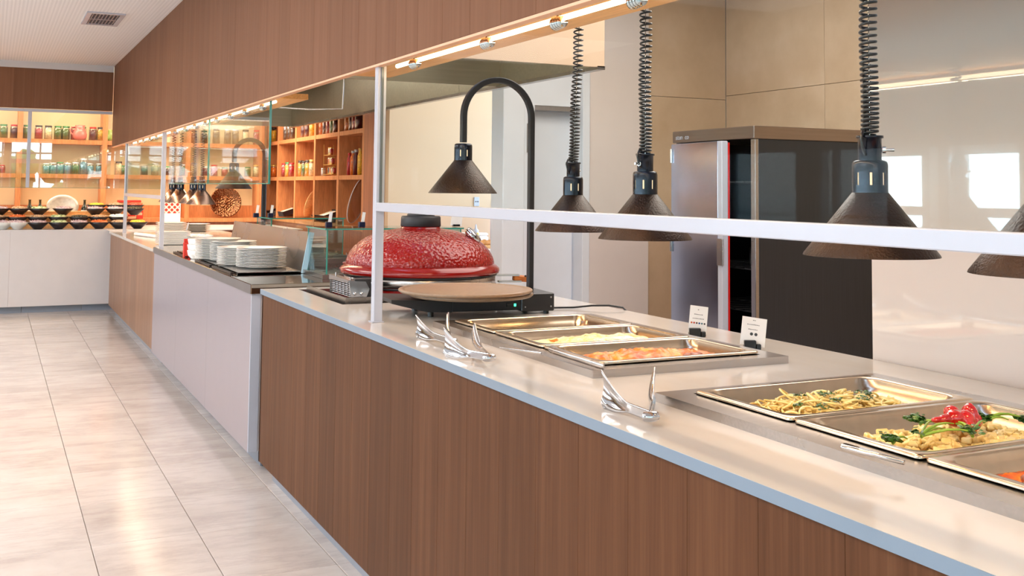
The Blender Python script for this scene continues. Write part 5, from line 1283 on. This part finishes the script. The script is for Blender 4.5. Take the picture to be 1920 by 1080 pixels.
for v_, lab, (ax, bx_) in ((v2, 'strips of raw red meat in the nearer glass display box', (.14, .5)),):
    b = MB()
    for k in range(26):
        M = T(random.uniform(ax, bx_), random.uniform(.08, .26), .012 + random.uniform(0, .03)) @ Matrix.Rotation(random.uniform(0, 6.3), 4, 'Z'); b.sphere((0, 0, 0), random.uniform(.018, .03), 8, 5, (1.3, .6, .4), M, .2)
    tag(b.build('raw_meat', food_mat('raw_meat_red', [(.3, srgb(150, 40, 44)), (.55, srgb(200, 90, 90)), (.75, srgb(236, 190, 180))], 40), None, tuple(v_.location)), lab, 'meat', None, 'stuff')
for px, py, base, lab in ((480, 408, (1.86, 7.35, 1.2063), 'small black card holder with a thin white pick, left on the far display box'), (507, 408, (1.98, 7.35, 1.2063), 'small black card holder on the far display box, right of the first'),
                      (616, 428, (1.725, 5.80, 1.1943), 'black holder with a white card on the near display box'), (678, 428, (1.93, 5.80, 1.1943), 'black card holder on the near display box, nearer the dome')):
    q = P(px, py, y=base[1]); o = thing('card_holder', lab, 'card holder', (q.x, base[1], base[2]), 0, 'card holders on the display boxes')
    MB().cbox(-.018, .018, -.012, .012, 0, .030, .002).build('holder_block', plain('navy_block', srgb(20, 22, 50), .3), o)
    MB().box(-.008, .010, -.003, -.001, .015, .085, R('Y', 8)).build('card', M_PAPER, o)
for q, lab, c in ((P(538, 436, y=7.0), 'white squeeze bottle standing beyond the slanted panel', M_WFRAME), (P(733, 440, y=6.15), 'yellow mustard bottle seen behind the white post', CONT['yellow'])):
    z_ = .929; o = thing('squeeze_bottle', lab, 'bottle', (q.x, q.y, z_))
    hh = q.z + .035 - z_
    MB().lathe([(0, 0), (.034, 0), (.035, .01), (.035, hh * .72), (.024, hh * .80)], 20).build('bottle_body', c, o)
    MB().lathe([(.026, hh * .78), (.026, hh * .84), (.010, hh * .88), (.004, hh), (0, hh)], 14).build('nozzle', M_WFRAME, o)
q = P(855, 440, y=5.8)
o = thing('menu_card', 'plain white menu card standing behind the grill dome', 'sign', (q.x, 5.8, 1.195), 0)
MB().box(-.035, .035, 0, .0015, .004, .105, R('Y', 6)).build('card', M_PAPER, o); MB().box(-.02, .02, -.012, .012, 0, .012).build('card_stand', M_DARK, o)
gn = thing('counter_lamp', 'second black curved pole lamp on the steel counter, seen through the hanging glass', 'lamp stand', (1.98, 8.35, .929))
MB().cbox(-.10, .07, -.09, .09, 0, .045, .004).build('heated_base', M_BLACKM, gn)
q = P(438, 350, y=8.35); q2 = P(495, 350, y=8.35)
gooseneck(gn, q2.x - 1.98, 0, q.x - 1.98, 0, 1.398 - .929, P(465, 262, y=8.35).z - .929, base_z=.03, w=.016)
sb_ = thing('lamp_head', None, None, (q.x - 1.98, 0, 1.398 - .929)); sb_.parent = gn; lamp_head(sb_, 0)
# serving counter behind the steel worktop (kitchen side)
# ================================================================ GARDEN OUTSIDE THE WINDOWS BEHIND THE CAMERA
MB().box(-16, 14, -18, -5.2, -.14, -.12).build('ground', plain('garden_ground', srgb(110, 130, 80), .9), kind='structure')
M_FOL = food_mat('foliage', [(.3, srgb(50, 90, 40)), (.5, srgb(90, 140, 70)), (.75, srgb(150, 190, 110))], 9, .6, .8, 0)
for k, (x, y, h) in enumerate(((-5.5, -8.0, 2.6), (-3.6, -8.6, 2.9), (-1.6, -7.8, 2.2), (.3, -8.4, 2.7), (2.2, -7.9, 2.4), (4.2, -8.6, 2.8))):
    o = thing('garden_shrub', f'leafy green garden shrub, {ORD[k]} from the side wall, outside the tall windows', 'shrub', (x, y, -.12), 0, 'garden shrubs outside')
    MB().tube([(0, 0, 0), (.05, 0, h * .4), (0, .05, h * .7)], [.07, .05, .03], 8).build('trunk', M_REDWOOD, o)
    b = MB()
    for j in range(14): b.sphere((random.uniform(-.7, .7), random.uniform(-.4, .4), h * random.uniform(.25, .9)), random.uniform(.3, .5), 9, 6, (1, 1, .9), None, .25)
    b.build('foliage', M_FOL, o, kind='stuff')
